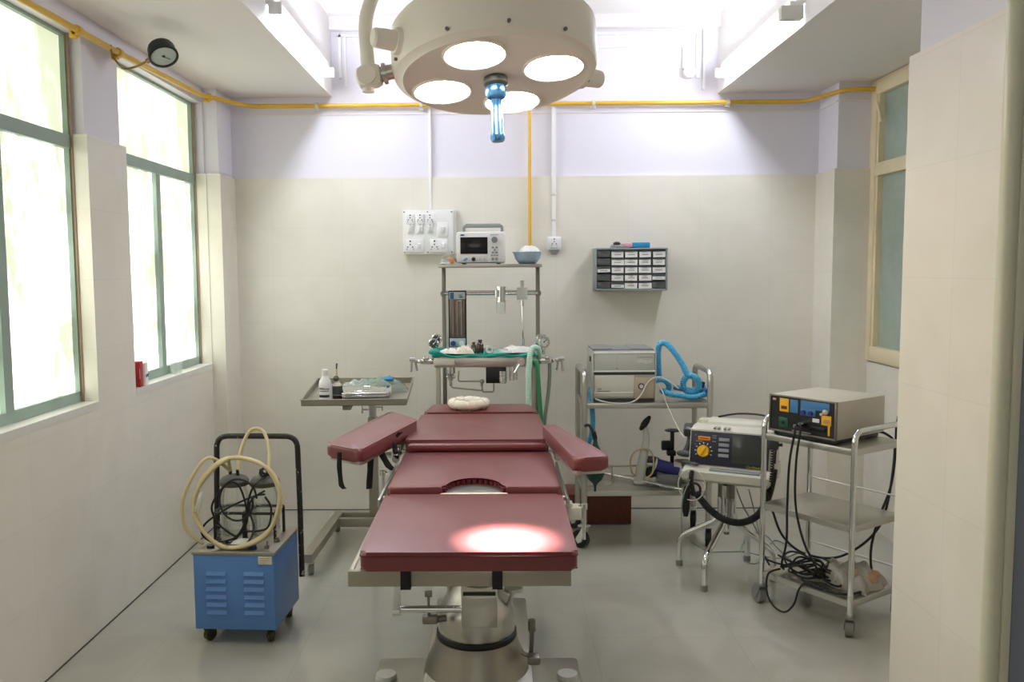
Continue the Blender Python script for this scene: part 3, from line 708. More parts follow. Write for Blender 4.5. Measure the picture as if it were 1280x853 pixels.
q = MB(); d = (cb-ca).normalized(); q.box((ca+cb)/2, (.026, .012, (cb-ca).length), V((0, 0, 1)).rotation_difference(d).to_matrix().to_4x4(), .003); q.cyl(ca+d*.02-V((.012, 0, 0)), ca+d*.02+V((.012, 0, 0)), .014, n=14); ins('crank_handle', q, 'white_plastic')
q = MB(); x = TX-.165; q.cyl((x, PY-.13, .315), (x, PY-.13, .412), .005, n=8); q.box((x, PY-.13, .417), (.026, .014, .022), None, .003); q.box((x+.005, PY-.13, .325), (.055, .03, .03), None, .006); q.cyl((x+.03, PY-.13, .325), (x+.06, PY-.12, .325), .012, n=12); ins('lock_pin', q, 'steel_dark')
q = MB(); x = TX+.135; q.cyl((x-.03, PY-.05, .30), (x, PY-.05, .40), .008, n=8); q.cyl((x, PY-.05, .398), (x, PY-.05, .41), .034, n=24); ins('disc_knob', q, 'steel')
q = MB(); x = TX-.10; q.cyl((x, PY-.02, .35), (x, PY-.02, .43), .006, n=8); q.sph((x, PY-.02, .435), .013, 12); ins('ball_knob', q, 'steel')
q = MB(); x = TX+.195; q.tube([(TX+.165, PY-.06, .17), (x, PY-.08, .175), (x+.005, PY-.10, .28)], .008, 8); q.cyl((x+.005, PY-.10, .27), (x+.003, PY-.105, .31), .0135, n=12); q.box((x+.01, PY-.12, .175), (.045, .05, .03), None, .008); ins('foot_lever', q, 'steel_dark')

# head ring
HR = at(586, 517, Y=4.24); hz = .863
t = thing('head_ring', 'white stuffed cotton ring lying on the head pad of the table', 'head ring', (HR.x, 4.23, hz))
q = MB(); rings = []
n = 40
for i in range(n):
    a = 2*PI*i/n; rr = .029*(1+.07*math.sin(9*a)+.05*math.sin(5*a+1)); R = .076
    rings.append([V((HR.x+(R+rr*math.cos(2*PI*j/14))*math.cos(a), 4.23+(R+rr*math.cos(2*PI*j/14))*math.sin(a), hz+.024+.78*rr*math.sin(2*PI*j/14))) for j in range(14)])
q._rings(rings, closed=True); q.build('ring', 'cotton', t, True)
q = MB()
for k in range(7):
    a = 2*PI*k/7+.3; R = .076; o = V((HR.x+R*math.cos(a), 4.23+R*math.sin(a), hz+.024))
    q.torus(o, .0275, .0016, 20, 5, Matrix.Rotation(a, 4, 'Z') @ RX(PI/2))
q.build('stitching', 'cotton', t, True)

# ------------------------------------------------------------------ suction unit
def castor(par, x, y, r, w, top, yaw, m_t='castor_grey', m_y='steel', hub='mid_grey', z0=0.):
    A = T(x, y, z0) @ RZ(yaw)
    q = MB(A); off = r*.45
    q.cyl((-w/2, off, r), (w/2, off, r), r, n=22); wh = q.build('castor_wheel', m_t, par)
    q = MB(A); q.cyl((-w/2-.002, off, r), (w/2+.002, off, r), r*.45, n=16); q.build('hub', hub, wh)
    q = MB(A)
    for s in (-1, 1): q.prism([(0, top-.012), (off*2.0, r*.9), (off*1.3, r*.5), (off*.4, r*.8), (-r*.5, top-.012)], s*(w/2+.003)-.0015, s*(w/2+.003)+.0015, Matrix(((0, 0, 1, 0), (1, 0, 0, 0), (0, 1, 0, 0), (0, 0, 0, 1))))
    q.box((0, 0, top-.008), (w+.012, r*1.1, .008)); q.cyl((0, 0, top-.01), (0, 0, top+.015), .008, n=10); q.build('castor_fork', m_y, par)
SU = V((-1.075, 3.60, 0)); 
t = thing('suction_unit', 'blue wheeled suction machine with two glass jars on top', 'suction machine', SU, -.055)
w_, dp, zb, zt = .342, .345, .068, .392
q = MB(); q.bb((-w_/2, -dp/2, zb), (w_/2, dp/2, zt), .006); q.build('cabinet', 'blue_enamel', t)
for cx_ in (-.075, .085):
    for k in range(6):
        z = zt-.085-.033*k; q = MB()
        q.prism([(0, -.011), (0, .011), (-.009, -.006)], -.042, .042, T(cx_, -dp/2+.001, z) @ Matrix(((0, 0, 1, 0), (1, 0, 0, 0), (0, 1, 0, 0), (0, 0, 0, 1)))); q.build('vent_louvre', 'blue_enamel', t)
q = MB(); q.bb((-w_/2-.004, -dp/2-.004, zt-.006), (w_/2+.004, dp/2+.004, zt+.008), .003); q.build('top_plate', 'steel_dull', t)
q = MB(); q.bb((w_/2-.065, -dp/2-.0055, zt-.042), (w_/2-.008, -dp/2+.0005, zt-.009), .001); p = q.build('rating_plate', 'cream_plain', t)
q = MB()
for k in range(3): q.bb((w_/2-.06, -dp/2-.006, zt-.018-.009*k), (w_/2-.014-.01*k, -dp/2-.0045, zt-.0155-.009*k))
q.build('print', 'print_orange', p)
for sx in (-1, 1):
    for sy in (-1, 1):
        castor(t, sx*(w_/2-.035), sy*(dp/2-.045), .026, .022, zb, .5*sx, 'castor_olive', 'dark_grey', 'castor_yellow' if sx > 0 else 'castor_olive')
# handle frame
hx = w_/2+.014
q = MB(); q.tube(fillet([(-hx, .14, zt-.02), (-hx-.004, .15, zt+.10), (-hx+.002, .16, .818), (hx-.002, .16, .818), (hx+.006, .15, zt+.10), (hx+.022, .10, .2)], .055, 7), .0125, 12, smooth=False); q.build('handle_frame', 'black_chipped', t, label='black tube handle with chipped paint')
z0 = zt+.008
def jar(x, y):
    q = MB(); q.lathe([(.045, z0), (.057, z0+.004), (.061, z0+.02), (.061, z0+.175), (.056, z0+.20), (.048, z0+.217), (.048, z0+.235), (.044, z0+.235), (.044, z0+.215), (.052, z0+.195), (.0575, z0+.172), (.0575, z0+.022), (.053, z0+.008), (.02, z0+.006)], (x, y, 0), 32); j = q.build('glass_jar', 'glass', t)
    q = MB(); q.lathe([(.060, z0+.222), (.063, z0+.226), (.063, z0+.242), (.052, z0+.256), (.03, z0+.266), (.012, z0+.27), (.004, z0+.27)], (x, y, 0), 32); q.build('jar_lid', 'rubber_brown', j, label='dark rubber lid of the jar')
    for dx, dy in ((-.016, 0), (.02, -.01)):
        q = MB(); q.cyl((x+dx, y+dy, z0+.26), (x+dx, y+dy, z0+.292), .007, n=10); q.build('lid_spout', 'black_rubber', j)
    q = MB()
    for s in (-.0635, .0635):
        q.tube(fillet([(x+s, y-.075, z0), (x+s, y-.075, z0+.118), (x+s, y+.05, z0+.118), (x+s, y+.05, z0)], .012), .0065, 8, smooth=False)
    q.tube([(x-.0635, y-.075, z0+.116), (x+.0635, y-.075, z0+.116)], .0065, 8, smooth=False); q.tube([(x-.0635, y+.05, z0+.116), (x+.0635, y+.05, z0+.116)], .0065, 8, smooth=False)
    q.build('jar_cage', 'black_chipped', t, label='black rod cage round the jar')
jar(-.072, .06); jar(.064, .06)
q = MB(); q.lathe([(.046, z0), (.047, z0+.006), (.04, z0+.014), (.02, z0+.02), (.001, z0+.021)], (.005, -.075, 0), 28); q.build('vacuum_gauge', 'grey_white', t, label='white round gauge cover')
q = MB(); q.cyl((-.04, -.13, z0), (-.04, -.13, z0+.014), .012, n=14); q.cyl((-.115, -.12, z0), (-.115, -.12, z0+.01), .016, n=14); q.build('pilot_switch', 'black_plastic', t)
q = MB(); q.box((.065, -.125, z0+.007), (.035, .022, .014), (0, 0, .3), .003); q.build('rocker_switch', 'navy', t)
q = MB(); q.cyl((.125, -.12, z0), (.125, -.12, z0+.012), .01, n=12); q.cyl((.125, -.12, z0+.012), (.128, -.12, z0+.03), .0035, n=8); q.build('toggle_switch', 'steel_dark', t)
for x, y in ((-.12, -.02), (-.15, .05), (.14, -.03), (-.13, .10)):
    q = MB(); q.cyl((x, y, z0), (x, y, z0+.008), .014, n=6); q.cyl((x, y, z0+.006), (x, y, z0+.018), .007, n=8); q.build('cage_bolt', 'steel_dark', t)
# coiled cream hose hung in front of the jars and over the handle
q = MB(); P = []
for k in range(54):
    a = 2*PI*k/24+1.9; s = k/53
    P.append((.0+(.182-.006*math.sin(k*.9))*math.cos(a)-.012*s, -.07-.05*math.sin(a)*-1-.085+.03*s+.05, z0+.186+(.178+.004*math.cos(k*1.3))*math.sin(a)))
q.tube([(-.088, .06, z0+.29), (-.08, .02, z0+.34)]+P+[(-.166, -.123, z0+.165)], .0084, 10, per=4)
q.tube([(-.052, .05, z0+.285), (-.055, .10, z0+.36), (-.03, .16, .842), (.03, .16, .840), (.07, .11, z0+.36), (.084, .05, z0+.285)], .008, 10)
q.tube([(-.088, .06, z0+.285), (-.15, -.04, z0+.36), (-.232, -.09, z0+.22), (-.23, -.10, z0+.08), (-.15, -.11, z0+.012)], .008, 10)
q.build('suction_hose', 'hose_cream', t, label='cream rubber hose coiled round the jars')
q = MB(); d = V((.03, 0, .1)).normalized(); o = V((-.168, -.125, z0+.155)); q.cyl(o, o+d*.06, .0115, n=12); q.cyl(o+d*.05, o+d*.085, .0095, .006, n=12); q.build('hose_connector', 'clear_film', t)
# black mains cable looped over the jars
q = MB(); L_ = []
def sw(pts): q.tube(pts, .0045, 7)
f = lambda x, y, d=0.: (x, -.05-d, y+z0)
sw([(.08, .05, z0+.265), f(.06, .255), f(.03, .19), f(.015, .10), f(-.02, .035), f(-.05, .035), f(-.10, .09, .02), f(-.115, .17, .04), f(-.06, .255, .03), f(-.02, .255), f(.01, .19), f(.02, .10), f(-.01, .04), f(-.06, .01), f(-.13, .0), f(-.17, .04, .02), f(-.15, .09, .02), f(-.06, .15), f(.05, .20), f(.10, .21)])
sw([f(.10, .20), f(.125, .15), f(.11, .07), f(.06, .05), f(0, .045), f(-.05, .0), f(-.075, -.06+.07, .02), f(-.06, .02-.012, .06), f(-.03, .012, .08), f(.04, .02, .07), f(.055, .07, .02), f(.03, .14), f(.045, .19), f(.1, .225)])
sw([f(.075*math.cos(k*.5), .20+.085*math.sin(k*.5), .03+.004*k) for k in range(14)])
q.build('mains_cable', 'black_rubber', t, label='black mains cable looped over the jars')
q = MB(); q.torus((.07, .03, z0+.285), .016, .005, 16, 8, RX(1.2)); q.torus((.078, .03, z0+.292), .014, .005, 16, 8, RX(.9) @ RY(.4)); q.build('cable_tie', 'black_rubber', t)

# ------------------------------------------------------------------ instrument stand
t = thing('instrument_stand', 'wheeled steel instrument stand with a rimmed tray on one post', 'instrument stand', (-.72, 4.85, 0))
PO = at(468, 640, Y=4.93); px_ = PO.x; py_ = 4.93
A0 = at(386, 693, Z=.11); A1 = at(424, 641, Z=.11)
q = MB(); d = (A1-A0); L = d.length+.06; ang = math.atan2(d.y, d.x); mid = (A0+A1)/2; q.box((mid.x, mid.y, .095), (L, .05, .045), (0, 0, ang), .003); ins('base_runner', q, 'painted_steel')
q = MB(); q.bb((A1.x, 4.87, .06), (px_+.18, 4.90, .112), .003); q.bb((A1.x, 4.99, .07), (px_+.18, 5.02, .115), .003); ins('base_crossbar', q, 'painted_steel')
q = MB(); q.box((px_+.19, 4.78, .095), (.05, .56, .045), (0, 0, 0), .003); ins('base_runner', q, 'painted_steel')
for x, y in ((A0.x+.01, A0.y+.0), (A1.x-.005, A1.y-.03), (px_+.19, 4.55), (px_+.19, 5.02)):
    castor(t, x+.72, y-4.85, .034, .024, .075, .4, 'castor_grey', 'steel')
q = MB(); q.bb((px_-.026, py_-.026, .06), (px_+.026, py_+.026, .70), .003); ins('outer_post', q, 'painted_steel')
q = MB(); q.bb((px_-.02, py_-.02, .68), (px_+.02, py_+.02, .84), .002); ins('inner_post', q, 'steel')
for s in (-1, 1):
    q = MB(); zk = .745 if s < 0 else .76; q.cyl((px_+s*.02, py_-.01, zk), (px_+s*.055, py_-.01, zk), .005, n=8); q.box((px_+s*.058, py_-.01, zk), (.008, .02, .045), (s*.2, 0, .2*s), .003); ins('wing_screw', q, 'steel')
ta, tb = at(372, 508, Y=4.45), at(503, 508, Y=4.45); tcx = (ta.x+tb.x)/2+.02; TW = tb.x-ta.x; TD = .50; TM = T(tcx+.0, 4.45, .842) @ RZ(.02) @ RX(.10)
q = MB(TM); q.bb((-TW/2, 0, 0), (TW/2, TD, .004))
for a, b_ in (((-TW/2, 0, 0), (TW/2, .004, .034)), ((-TW/2, TD-.004, 0), (TW/2, TD, .034)), ((-TW/2, 0, 0), (-TW/2+.004, TD, .034)), ((TW/2-.004, 0, 0), (TW/2, TD, .034))): q.bb(a, b_)
for a, b_ in (((-TW/2-.006, -.006, .031), (TW/2+.006, .004, .037)), ((-TW/2-.006, TD-.004, .031), (TW/2+.006, TD+.006, .037)), ((-TW/2-.006, 0, .031), (-TW/2+.004, TD, .037)), ((TW/2-.004, 0, .031), (TW/2+.006, TD, .037))): q.bb(a, b_, .002)
ins('tray', q, 'painted_steel')
q = MB(TM); q.bb((-.07, .06, -.04), (-.025, TD-.03, -.002), .003); q.bb((px_-tcx-.06, TD-.07, -.03), (px_-tcx+.06, TD-.02, -.002), .003); ins('tray_bracket', q, 'painted_steel')
def ontray(u, v): return TM @ V((u, v, .0045))
# bottle with white label
o = ontray(-.215+.055, .07); 
t = thing('spirit_bottle', 'white plastic bottle with a printed label on the left of the instrument tray', 'bottle', o)
k = T(*o)
q = MB(k); q.lathe([(.028, 0), (.033, .003), (.034, .01), (.034, .095), (.03, .115), (.018, .135), (.015, .142), (.015, .15), (.013, .152), (.002, .152)], n=28); q.build('bottle_body', 'white_plastic', t, True)
q = MB(k); q.lathe([(.0165, .146), (.0165, .172), (.014, .175), (.002, .175)], n=20); q.build('cap', 'white_plastic', t, True)
q = MB(k @ RZ(-.15)); R_ = .0346
def curved(z0, z1, a0, a1, rr): return [[V((rr*math.sin(a0+(a1-a0)*i/10), -rr*math.cos(a0+(a1-a0)*i/10), z)) for i in range(11)] for z in (z0, z1)]
q.sheet(curved(.02, .09, -.9, 1.1, .0347)); lb = q.build('label_sheet', 'label_white', t, True)
q = MB(k @ RZ(-.15)); q.sheet(curved(.028, .042, -.8, 1.0, .0351)); q.sheet(curved(.07, .075, -.8, 1.0, .0351)); q.sheet(curved(.077, .08, -.8, .2, .0351)); q.sheet(curved(.06, .064, -.8, .9, .0351)); q.build('label_print', 'ink_dark', lb, True)
o = ontray(-.215+.115, .10); t = thing('small_bottle', 'small black labelled bottle with a thin brush behind the white bottle', 'bottle', o); k = T(*o)
q = MB(k); q.lathe([(.024, 0), (.027, .003), (.027, .03), (.027, .075), (.02, .09), (.013, .096), (.012, .104), (.002, .104)], n=24); q.build('bottle_body', 'cream_plain', t, True)
q = MB(k); q.lathe([(.0274, .033), (.0276, .036), (.0276, .078), (.0272, .08)], n=24, cap=False); q.build('label_sheet', 'dark_grey', t, True, label='black label band')
q = MB(k); q.lathe([(.0272, .004), (.0274, .006), (.0274, .03), (.0272, .031)], n=24, cap=False); q.build('lower_label_band', 'bottle_brown', t, True)
q = MB(k @ T(-.005, -.005, .118)); q.sph((0, 0, 0), .017, 14, (1, 1, .95)); q.build('rubber_stopper', 'rubber_brown', t, True)
q = MB(k @ T(-.005, -.0, .12)); q.cyl((0, 0, 0), (.002, 0, .05), .007, .005, n=10); q.build('brush_handle', 'hose_cream', t, True); q = MB(k @ T(-.005, 0, .12)); q.cyl((.002, 0, .05), (.004, 0, .08), .0035, .004, n=8); q.build('brush_tip', 'ink_dark', t, True)
# steel instrument tray with lid
t = thing('steel_tray', 'shiny lidded stainless steel instrument box on the tray', 'steel box', ontray(.05, .12))
K = TM @ T(.055, .115, .0045) @ RZ(.05)
q = MB(K); q.prism(rrect(.255, .165, .025), 0, .042, None, .004); q.prism(rrect(.265, .175, .028), .040, .045, None, .0015); q.build('box_base', 'chrome', t, True)
q = MB(K); q.prism(rrect(.262, .172, .028), .0455, .058, None, .006); q.prism(rrect(.21, .12, .02), .057, .062, None, .002); q.build('box_lid', 'chrome', t, True)
q = MB(K); q.tube([(-.02, 0, .061), (-.018, 0, .072), (.018, 0, .072), (.02, 0, .061)], .003, 8); q.build('lid_handle', 'chrome', t, True)
# plastic wrapped packs
def lump(name, mt, o, sx, sy, sz, seed, par, n=18, pw=2.5):
    rnd = random.Random(seed); ph = [rnd.uniform(0, 6) for _ in range(6)]
    g = []
    for i in range(n+1):
        row = []
        for j in range(n+1):
            u = i/n*2-1; v = j/n*2-1
            e = max(0, 1-abs(u)**pw)*max(0, 1-abs(v)**pw)
            z = sz*e**.55*(1+.22*math.sin(5*u+ph[0])*math.sin(4*v+ph[1])+.14*math.sin(11*u+ph[2]+3*v)+.1*math.sin(13*v+ph[3]))
            row.append(o @ V((sx*u*(1+.08*math.sin(5*v+ph[4])), sy*v*(1+.08*math.sin(6*u+ph[5])), .001+max(0, z))))
        g.append(row)
    base = [[o @ V((sx*(i/n*2-1)*.97, sy*(j/n*2-1)*.97, .0005)) for j in range(n+1)] for i in range(n+1)]
    q = MB(); q.sheet(g); return q.build(name, mt, par, True)
t = thing('dressing_pack', 'clear plastic pack of green dressing at the back of the instrument tray', 'pack', ontray(.12, .34))
lump('plastic_wrap', 'film_green', TM @ T(.10, .33, .004) @ RZ(.25), .15, .10, .06, 3, t)
q = MB(); q.box(TM @ V((.155, .30, .075)), (.055, .03, .016), (.5, 0, -.1), .005); q.build('blue_tab', 'blue_card', t, True, label='blue tab')
lump('folded_wrap', 'clear_film', TM @ T(-.02, .36, .004) @ RZ(-.3), .10, .07, .045, 5, t)
t = thing('gauze_roll', 'rolled gauze lying behind the white bottle on the instrument tray', 'gauze', ontray(-.12, .28))
K = TM @ T(-.10, .24, .022)
q = MB(K); q.lathe([(.006, -.05), (.02, -.05), (.0215, -.045), (.0215, .045), (.02, .05), (.006, .05)], n=22, axis=RY(PI/2)); q.build('roll', 'cloth_white', t, True)
# ------------------------------------------------------------------ anaesthesia machine
ux0, ux1, uy = -.297, .25, 5.0
ty0, ty1, tz = 4.65, 5.06, 1.08
t = thing('anaesthesia_machine', 'steel anaesthesia trolley with flowmeter, gauges, top shelf and hanging hoses', 'anaesthesia machine', ((ux0+ux1)/2, 4.85, 0))
for x in (ux0, ux1):
    q = MB(); q.bb((x-.0115, uy-.0115, 0.09), (x+.0115, uy+.0115, 1.565), .002); q.cyl((x, uy-.016, 1.413), (x, uy+.014, 1.413), .02, n=16); ins('upright', q, 'steel_dark')
q = MB(); q.bb((-.318, 4.82, 1.563), (.268, 5.1, 1.582), .004); ins('top_shelf', q, 'steel')
q = MB(); q.bb((-.335, ty0, tz-.062), (.222, ty1, tz-.002), .006); q.bb((-.335, ty0-.004, tz-.01), (.222, ty1, tz), .003); ins('worktop', q, 'steel')
q = MB(); q.bb((-.338, ty0-.012, tz-.048), (-.222, ty0+.01, tz-.018), .003); ins('front_drawer_pull', q, 'cream_plain', 'cream block on the front left of the worktop')
for x, y in ((-.315, ty0+.03), (ux1-.04, ty0+.03)):
    q = MB(); q.bb((x-.0125, y-.0125, .09), (x+.0125, y+.0125, tz-.06), .002); ins('leg', q, 'steel_dull')
q = MB(); q.bb((-.335, ty0, .08), (.262, ty0+.04, .12), .004); q.bb((-.335, ty1-.06, .08), (.262, ty1, .12), .004); q.bb((-.335, ty0, .08), (-.295, ty1, .12), .004); q.bb((.222, ty0, .08), (.262, ty1, .12), .004); ins('base_frame', q, 'steel_dull')
for x in (-.315, .24):
    for y in (ty0+.02, ty1-.03): castor(t, x-(ux0+ux1)/2, y-4.85, .04, .025, .085, .3, 'castor_grey')
# cross bar with fittings
bz = 1.413
q = MB(); q.cyl((ux0, uy-.01, bz), (ux1, uy-.01, bz), .0115, n=16); q.cyl((ux0, uy-.01, bz+.012), (ux1, uy-.01, bz+.012), .006, n=10); ins('cross_bar', q, 'chrome')
fx0, fx1, fz0, fz1 = -.268, -.165, 1.105, 1.432
q = MB(); q.bb((fx0, uy-.075, fz0), (fx1, uy-.02, fz1), .003); fm = ins('flowmeter', q, 'black_plastic')
q = MB(); q.bb((fx0+.008, uy-.0775, fz0+.055), (fx1-.008, uy-.07, fz1-.052), .001); mat('smoke_brown', (112, 96, 86), .25, coat=.4); q.build('flow_window', 'smoke_brown', fm, True, label='smoky brown window of the flowmeter')
q = MB()
for k in range(3): q.cyl((fx0+.028+.024*k, uy-.079, fz0+.065), (fx0+.028+.024*k, uy-.079, fz1-.06), .004, n=8)
mat('tube_brown', (122, 106, 96), .15, coat=.5); q.build('flow_tube', 'tube_brown', fm, True)
q = MB(); q.bb((fx0+.006, uy-.079, fz1-.05), (fx1-.006, uy-.07, fz1-.008), .001); mat('label_pale_blue', (188, 200, 206), .4); p = q.build('header_label', 'label_pale_blue', fm, True)
q = MB(); q.bb((fx0+.01, uy-.0802, fz1-.048), (fx0+.032, uy-.0788, fz1-.01)); mat('label_deep_blue', (58, 96, 128), .4); q.build('blue_patch', 'label_deep_blue', p, True); q = MB(); q.bb((fx1-.04, uy-.0802, fz1-.04), (fx1-.02, uy-.0788, fz1-.034)); q.bb((fx1-.042, uy-.0802, fz1-.028), (fx1-.024, uy-.0788, fz1-.024)); q.build('print', 'ink_dark', p, True)
q = MB(); q.bb((fx0+.006, uy-.079, fz0+.004), (fx1-.006, uy-.07, fz0+.052), .001); q.build('knob_panel', 'label_pale_blue', fm, True)
for x, mk in ((fx0+.026, 'blue_logo'), (fx1-.028, 'white_plastic')):
    q = MB(); q.cyl((x, uy-.1, fz0+.024), (x, uy-.075, fz0+.024), .0145, n=14); q.build('flow_knob', mk, fm, True)
q = MB(); q.bb((fx0-.016, uy-.05, fz0), (fx0-.001, uy-.03, fz1-.03)); q.build('side_rail', 'grey_white', fm, True)
vx = .035
q = MB(); q.cyl((vx, uy-.03, bz-.04), (vx, uy-.03, bz+.032), .027, n=22); q.cyl((vx, uy-.03, bz+.032), (vx, uy-.03, bz+.04), .03, n=22); q.cyl((vx, uy-.03, bz-.05), (vx, uy-.03, bz-.04), .031, n=22); q.cyl((vx-.025, uy-.055, bz-.02), (vx-.025, uy-.055, bz+.02), .012, n=10); bv = ins('vaporiser', q, 'chrome')
q = MB(); q.lathe([(.02, -.118), (.027, -.115), (.028, -.05), (.026, -.05), (.025, -.112), (.005, -.114)], (vx, uy-.03, bz), 22); q.build('vaporiser_glass', 'glass', bv, True)
sx_ = .158
q = MB(); q.bb((sx_-.03, uy-.04, bz-.036), (sx_+.03, uy-.02, bz+.034), .003); q.cyl((sx_, uy-.03, bz+.03), (sx_, uy-.03, bz+.075), .011, n=14); vb = ins('valve_block', q, 'grey_white')
q = MB(); q.cyl((sx_, uy-.03, bz-.04), (sx_, uy-.03, bz-.075), .01, n=12); q.tube([(sx_, uy-.03, bz-.07), (sx_+.003, uy-.03, bz-.2), (sx_+.006, uy-.03, 1.12)], .005, 8); q.cyl((sx_+.006, uy-.03, 1.15), (sx_+.006, uy-.03, 1.085), .0075, n=10); ins('drop_tube', q, 'chrome')
# pressure gauges at both ends
def dial(x, y, z, r, face, dark, yaw):
    A = T(x, y, z) @ RZ(yaw) @ RX(PI/2)
    q = MB(A); q.lathe([(.01, -.02), (r, -.018), (r+.003, .004), (r+.003, .012), (r-.004, .014), (r-.005, .008), (.001, .008)], n=26); g = ins('gauge', q, 'chrome')
    q = MB(A); q.lathe([(.001, .0095), (r-.005, .0095)], n=26, cap=False); q.build('gauge_dial', face, g, True)
    q = MB(A); q.box((.2*r, .2*r, .0108), (.9*r, .003, .001), (0, 0, .8)); q.cyl((0, 0, .009), (0, 0, .013), .004, n=8)
    for k in range(9):
        a = -PI*.25+k*PI*1.5/8; q.box((r*.72*math.cos(a), r*.72*math.sin(a), .0106), (.2*r, .002, .001), (0, 0, a))
    q.build('needle', dark, g, True)
    q = MB(); q.cyl((x, y+.006, z-r), (x, y+.006, tz-.005), .008, n=10); q.cyl((x, y+.006, z-r-.012), (x, y+.006, z-r+.002), .012, n=8); q.build('gauge_stem', 'chrome', g, True)
dial(-.345, 4.80, 1.138, .028, 'dark_grey', 'label_white', -.15); dial(-.333, 4.86, 1.158, .028, 'dark_grey', 'label_white', -.15)
dial(.272, 4.78, 1.146, .030, 'label_white', 'ink_dark', .2); dial(.262, 4.84, 1.155, .030, 'label_white', 'ink_dark', .2)
# yokes at both ends
for s, x0, x1 in ((-1, -.335, -.415), (1, .222, .32)):
    q = MB(); y = 4.74; q.box(((x0+x1)/2, y, 1.045), (abs(x1-x0), .04, .032), None, .006); q.cyl((x1-s*.02, y, 1.045), (x1+s*.05, y, 1.05), .011, n=12); q.box((x1-s*.03, y-.012, 1.062), (.03, .04, .022), None, .004); q.box((x1+s*.004, y-.022, 1.045), (.02, .02, .02), (0, 0, .7), .003); yk = ins('cylinder_yoke', q, 'chrome')
    q = MB(); q.cyl((x1+s*.05, y-.004, 1.055), (x1+s*.05+s*.005, y-.004, .985), .0075, n=10); q.cyl((x1+s*.032, y+.01, 1.05), (x1+s*.022, y+.012, .99), .007, n=10); q.cyl((x1+s*.03, y, 1.056), (x1+s*.062, y, 1.056), .013, n=12); q.build('tee_handle', 'chrome', yk, True)
# pipework below the worktop
q = MB(); y = ty0+.02; q.cyl((-.245, y, 1.02), (-.245, y, .985), .026, n=16); q.cyl((-.245, y, .985), (-.245, y, .945), .019, .012, n=14); q.cyl((-.245, y, .945), (-.245, y, .915), .008, n=10); q.box((-.245, y, .965), (.05, .02, .016), None, .004); ins('regulator', q, 'chrome')
q = MB(); q.tube(fillet([(-.245, y, .93), (-.24, y, .905), (-.07, y, .888), (-.07, y, .895)], .01), .0045, 8, smooth=False); q.tube(fillet([(-.20, y, 1.0), (-.205, y, .94), (-.06, y, .94)], .015), .0045, 8, smooth=False); q.tube(fillet([(-.075, y, .945), (-.072, y, .88), (-.01, y, .88), (-.008, y, .95)], .012), .0045, 8, smooth=False); q.sph((-.073, y, .938), .013, 12); q.box((-.075, y, .922), (.014, .014, .02), None, .002); ins('gas_tube', q, 'steel_dull')
q = MB(); q.bb((-.052, y-.02, .93), (.06, y+.06, 1.02), .004); ins('valve_housing', q, 'black_plastic', 'black block hanging below the worktop')
q = MB(); q.cyl((.04, y-.03, 1.0), (.04, y-.03, .94), .022, n=18); q.cyl((.04, y-.03, .94), (.04, y-.03, .93), .018, n=18)
for z in (.96, .98): q.torus((.04, y-.03, z), .022, .003, 20, 6)
q.cyl((.09, y-.02, 1.02), (.09, y-.02, .945), .013, n=14); q.cyl((.112, y-.02, 1.02), (.112, y-.02, .95), .008, n=10); q.cyl((.135, y-.03, 1.04), (.105, y-.03, .99), .007, n=8); ins('bobbin_valve', q, 'chrome')
q = MB(); q.cyl((.143, ty0-.022, 1.052), (.143, ty0+.01, 1.052), .021, n=20); q.cyl((.143, ty0-.026, 1.052), (.143, ty0-.02, 1.052), .012, n=14); ins('selector_knob', q, 'chrome')
q = MB(); q.cyl((.185, ty0-.005, 1.045), (.185, ty0-.02, 1.045), .012, n=12); q.box((.185, ty0-.005, .98), (.014, .018, .10), None, .005); ins('bag_lever', q, 'steel_dark')
# hoses
q = MB(); q.tube([at(674, 447, Y=4.70), at(672, 436, Y=4.64), at(664, 438, Y=4.60), at(661, 465, Y=4.58), at(661, 505, Y=4.58), at(663, 540, Y=4.58), at(668, 575, Y=4.60)], .0155, 12, corr=.07, pitch=.011); ins('breathing_hose', q, 'hose_mint', 'pale green corrugated breathing hose')
q = MB(); q.tube([at(668, 455, Y=4.66), at(670, 452, Y=4.62), at(672, 462, Y=4.61), at(674, 490, Y=4.62), at(677, 530, Y=4.64), at(679, 575, Y=4.68)], .0115, 10); ins('oxygen_hose', q, 'hose_green', 'green rubber hose')
q = MB(); q.tube([at(687, 452, Y=4.74), at(687, 470, Y=4.72), at(685, 495, Y=4.72), at(681, 525, Y=4.72), at(680, 575, Y=4.74)], .0105, 10); ins('grey_hose', q, 'hose_grey', 'grey rubber hose')
# drape and small things on the worktop
t = thing('surgical_drape', 'teal green cloth spread over the anaesthesia worktop', 'cloth', (-.06, 4.85, tz))
g = []
for i in range(33):
    x = -.345+.57*i/32; row = []
    for j in range(15):
        v = j/14; y = ty0-.012+(.36)*v; z = tz+.006+.004*math.sin(x*38+v*5)+.003*math.sin(v*14+x*17)+(.014*math.exp(-((x+.32)/.03)**2))
        if j == 0: z = tz-.004+.003*math.sin(x*60); y = ty0-.014
        if j == 1: y = ty0-.010
        row.append(V((x, y, z)))
    g.append(row)
q = MB(); q.sheet(g); q.build('cloth', 'cloth_teal', t, True, solid=.003)
q = MB(); q.sph((-.335, 4.69, tz+.02), .03, 14, (1.1, 1, .55)); q.build('folded_corner', 'cloth_teal', t, True)
t = thing('cloth_bundle', 'crumpled white cotton swabs lying on the teal drape, left of the brown bottles', 'cotton swabs', (-.17, 4.72, tz+.01))
lump('swab', 'cloth_white', T(-.255, 4.72, tz+.011), .055, .045, .022, 11, t, 12)
lump('swab', 'cotton', T(-.165, 4.70, tz+.011), .05, .04, .04, 12, t, 12)
t = thing('white_packets', 'flat pile of white wrapped packets on the right of the teal drape', 'packets', (.11, 4.74, tz+.01))
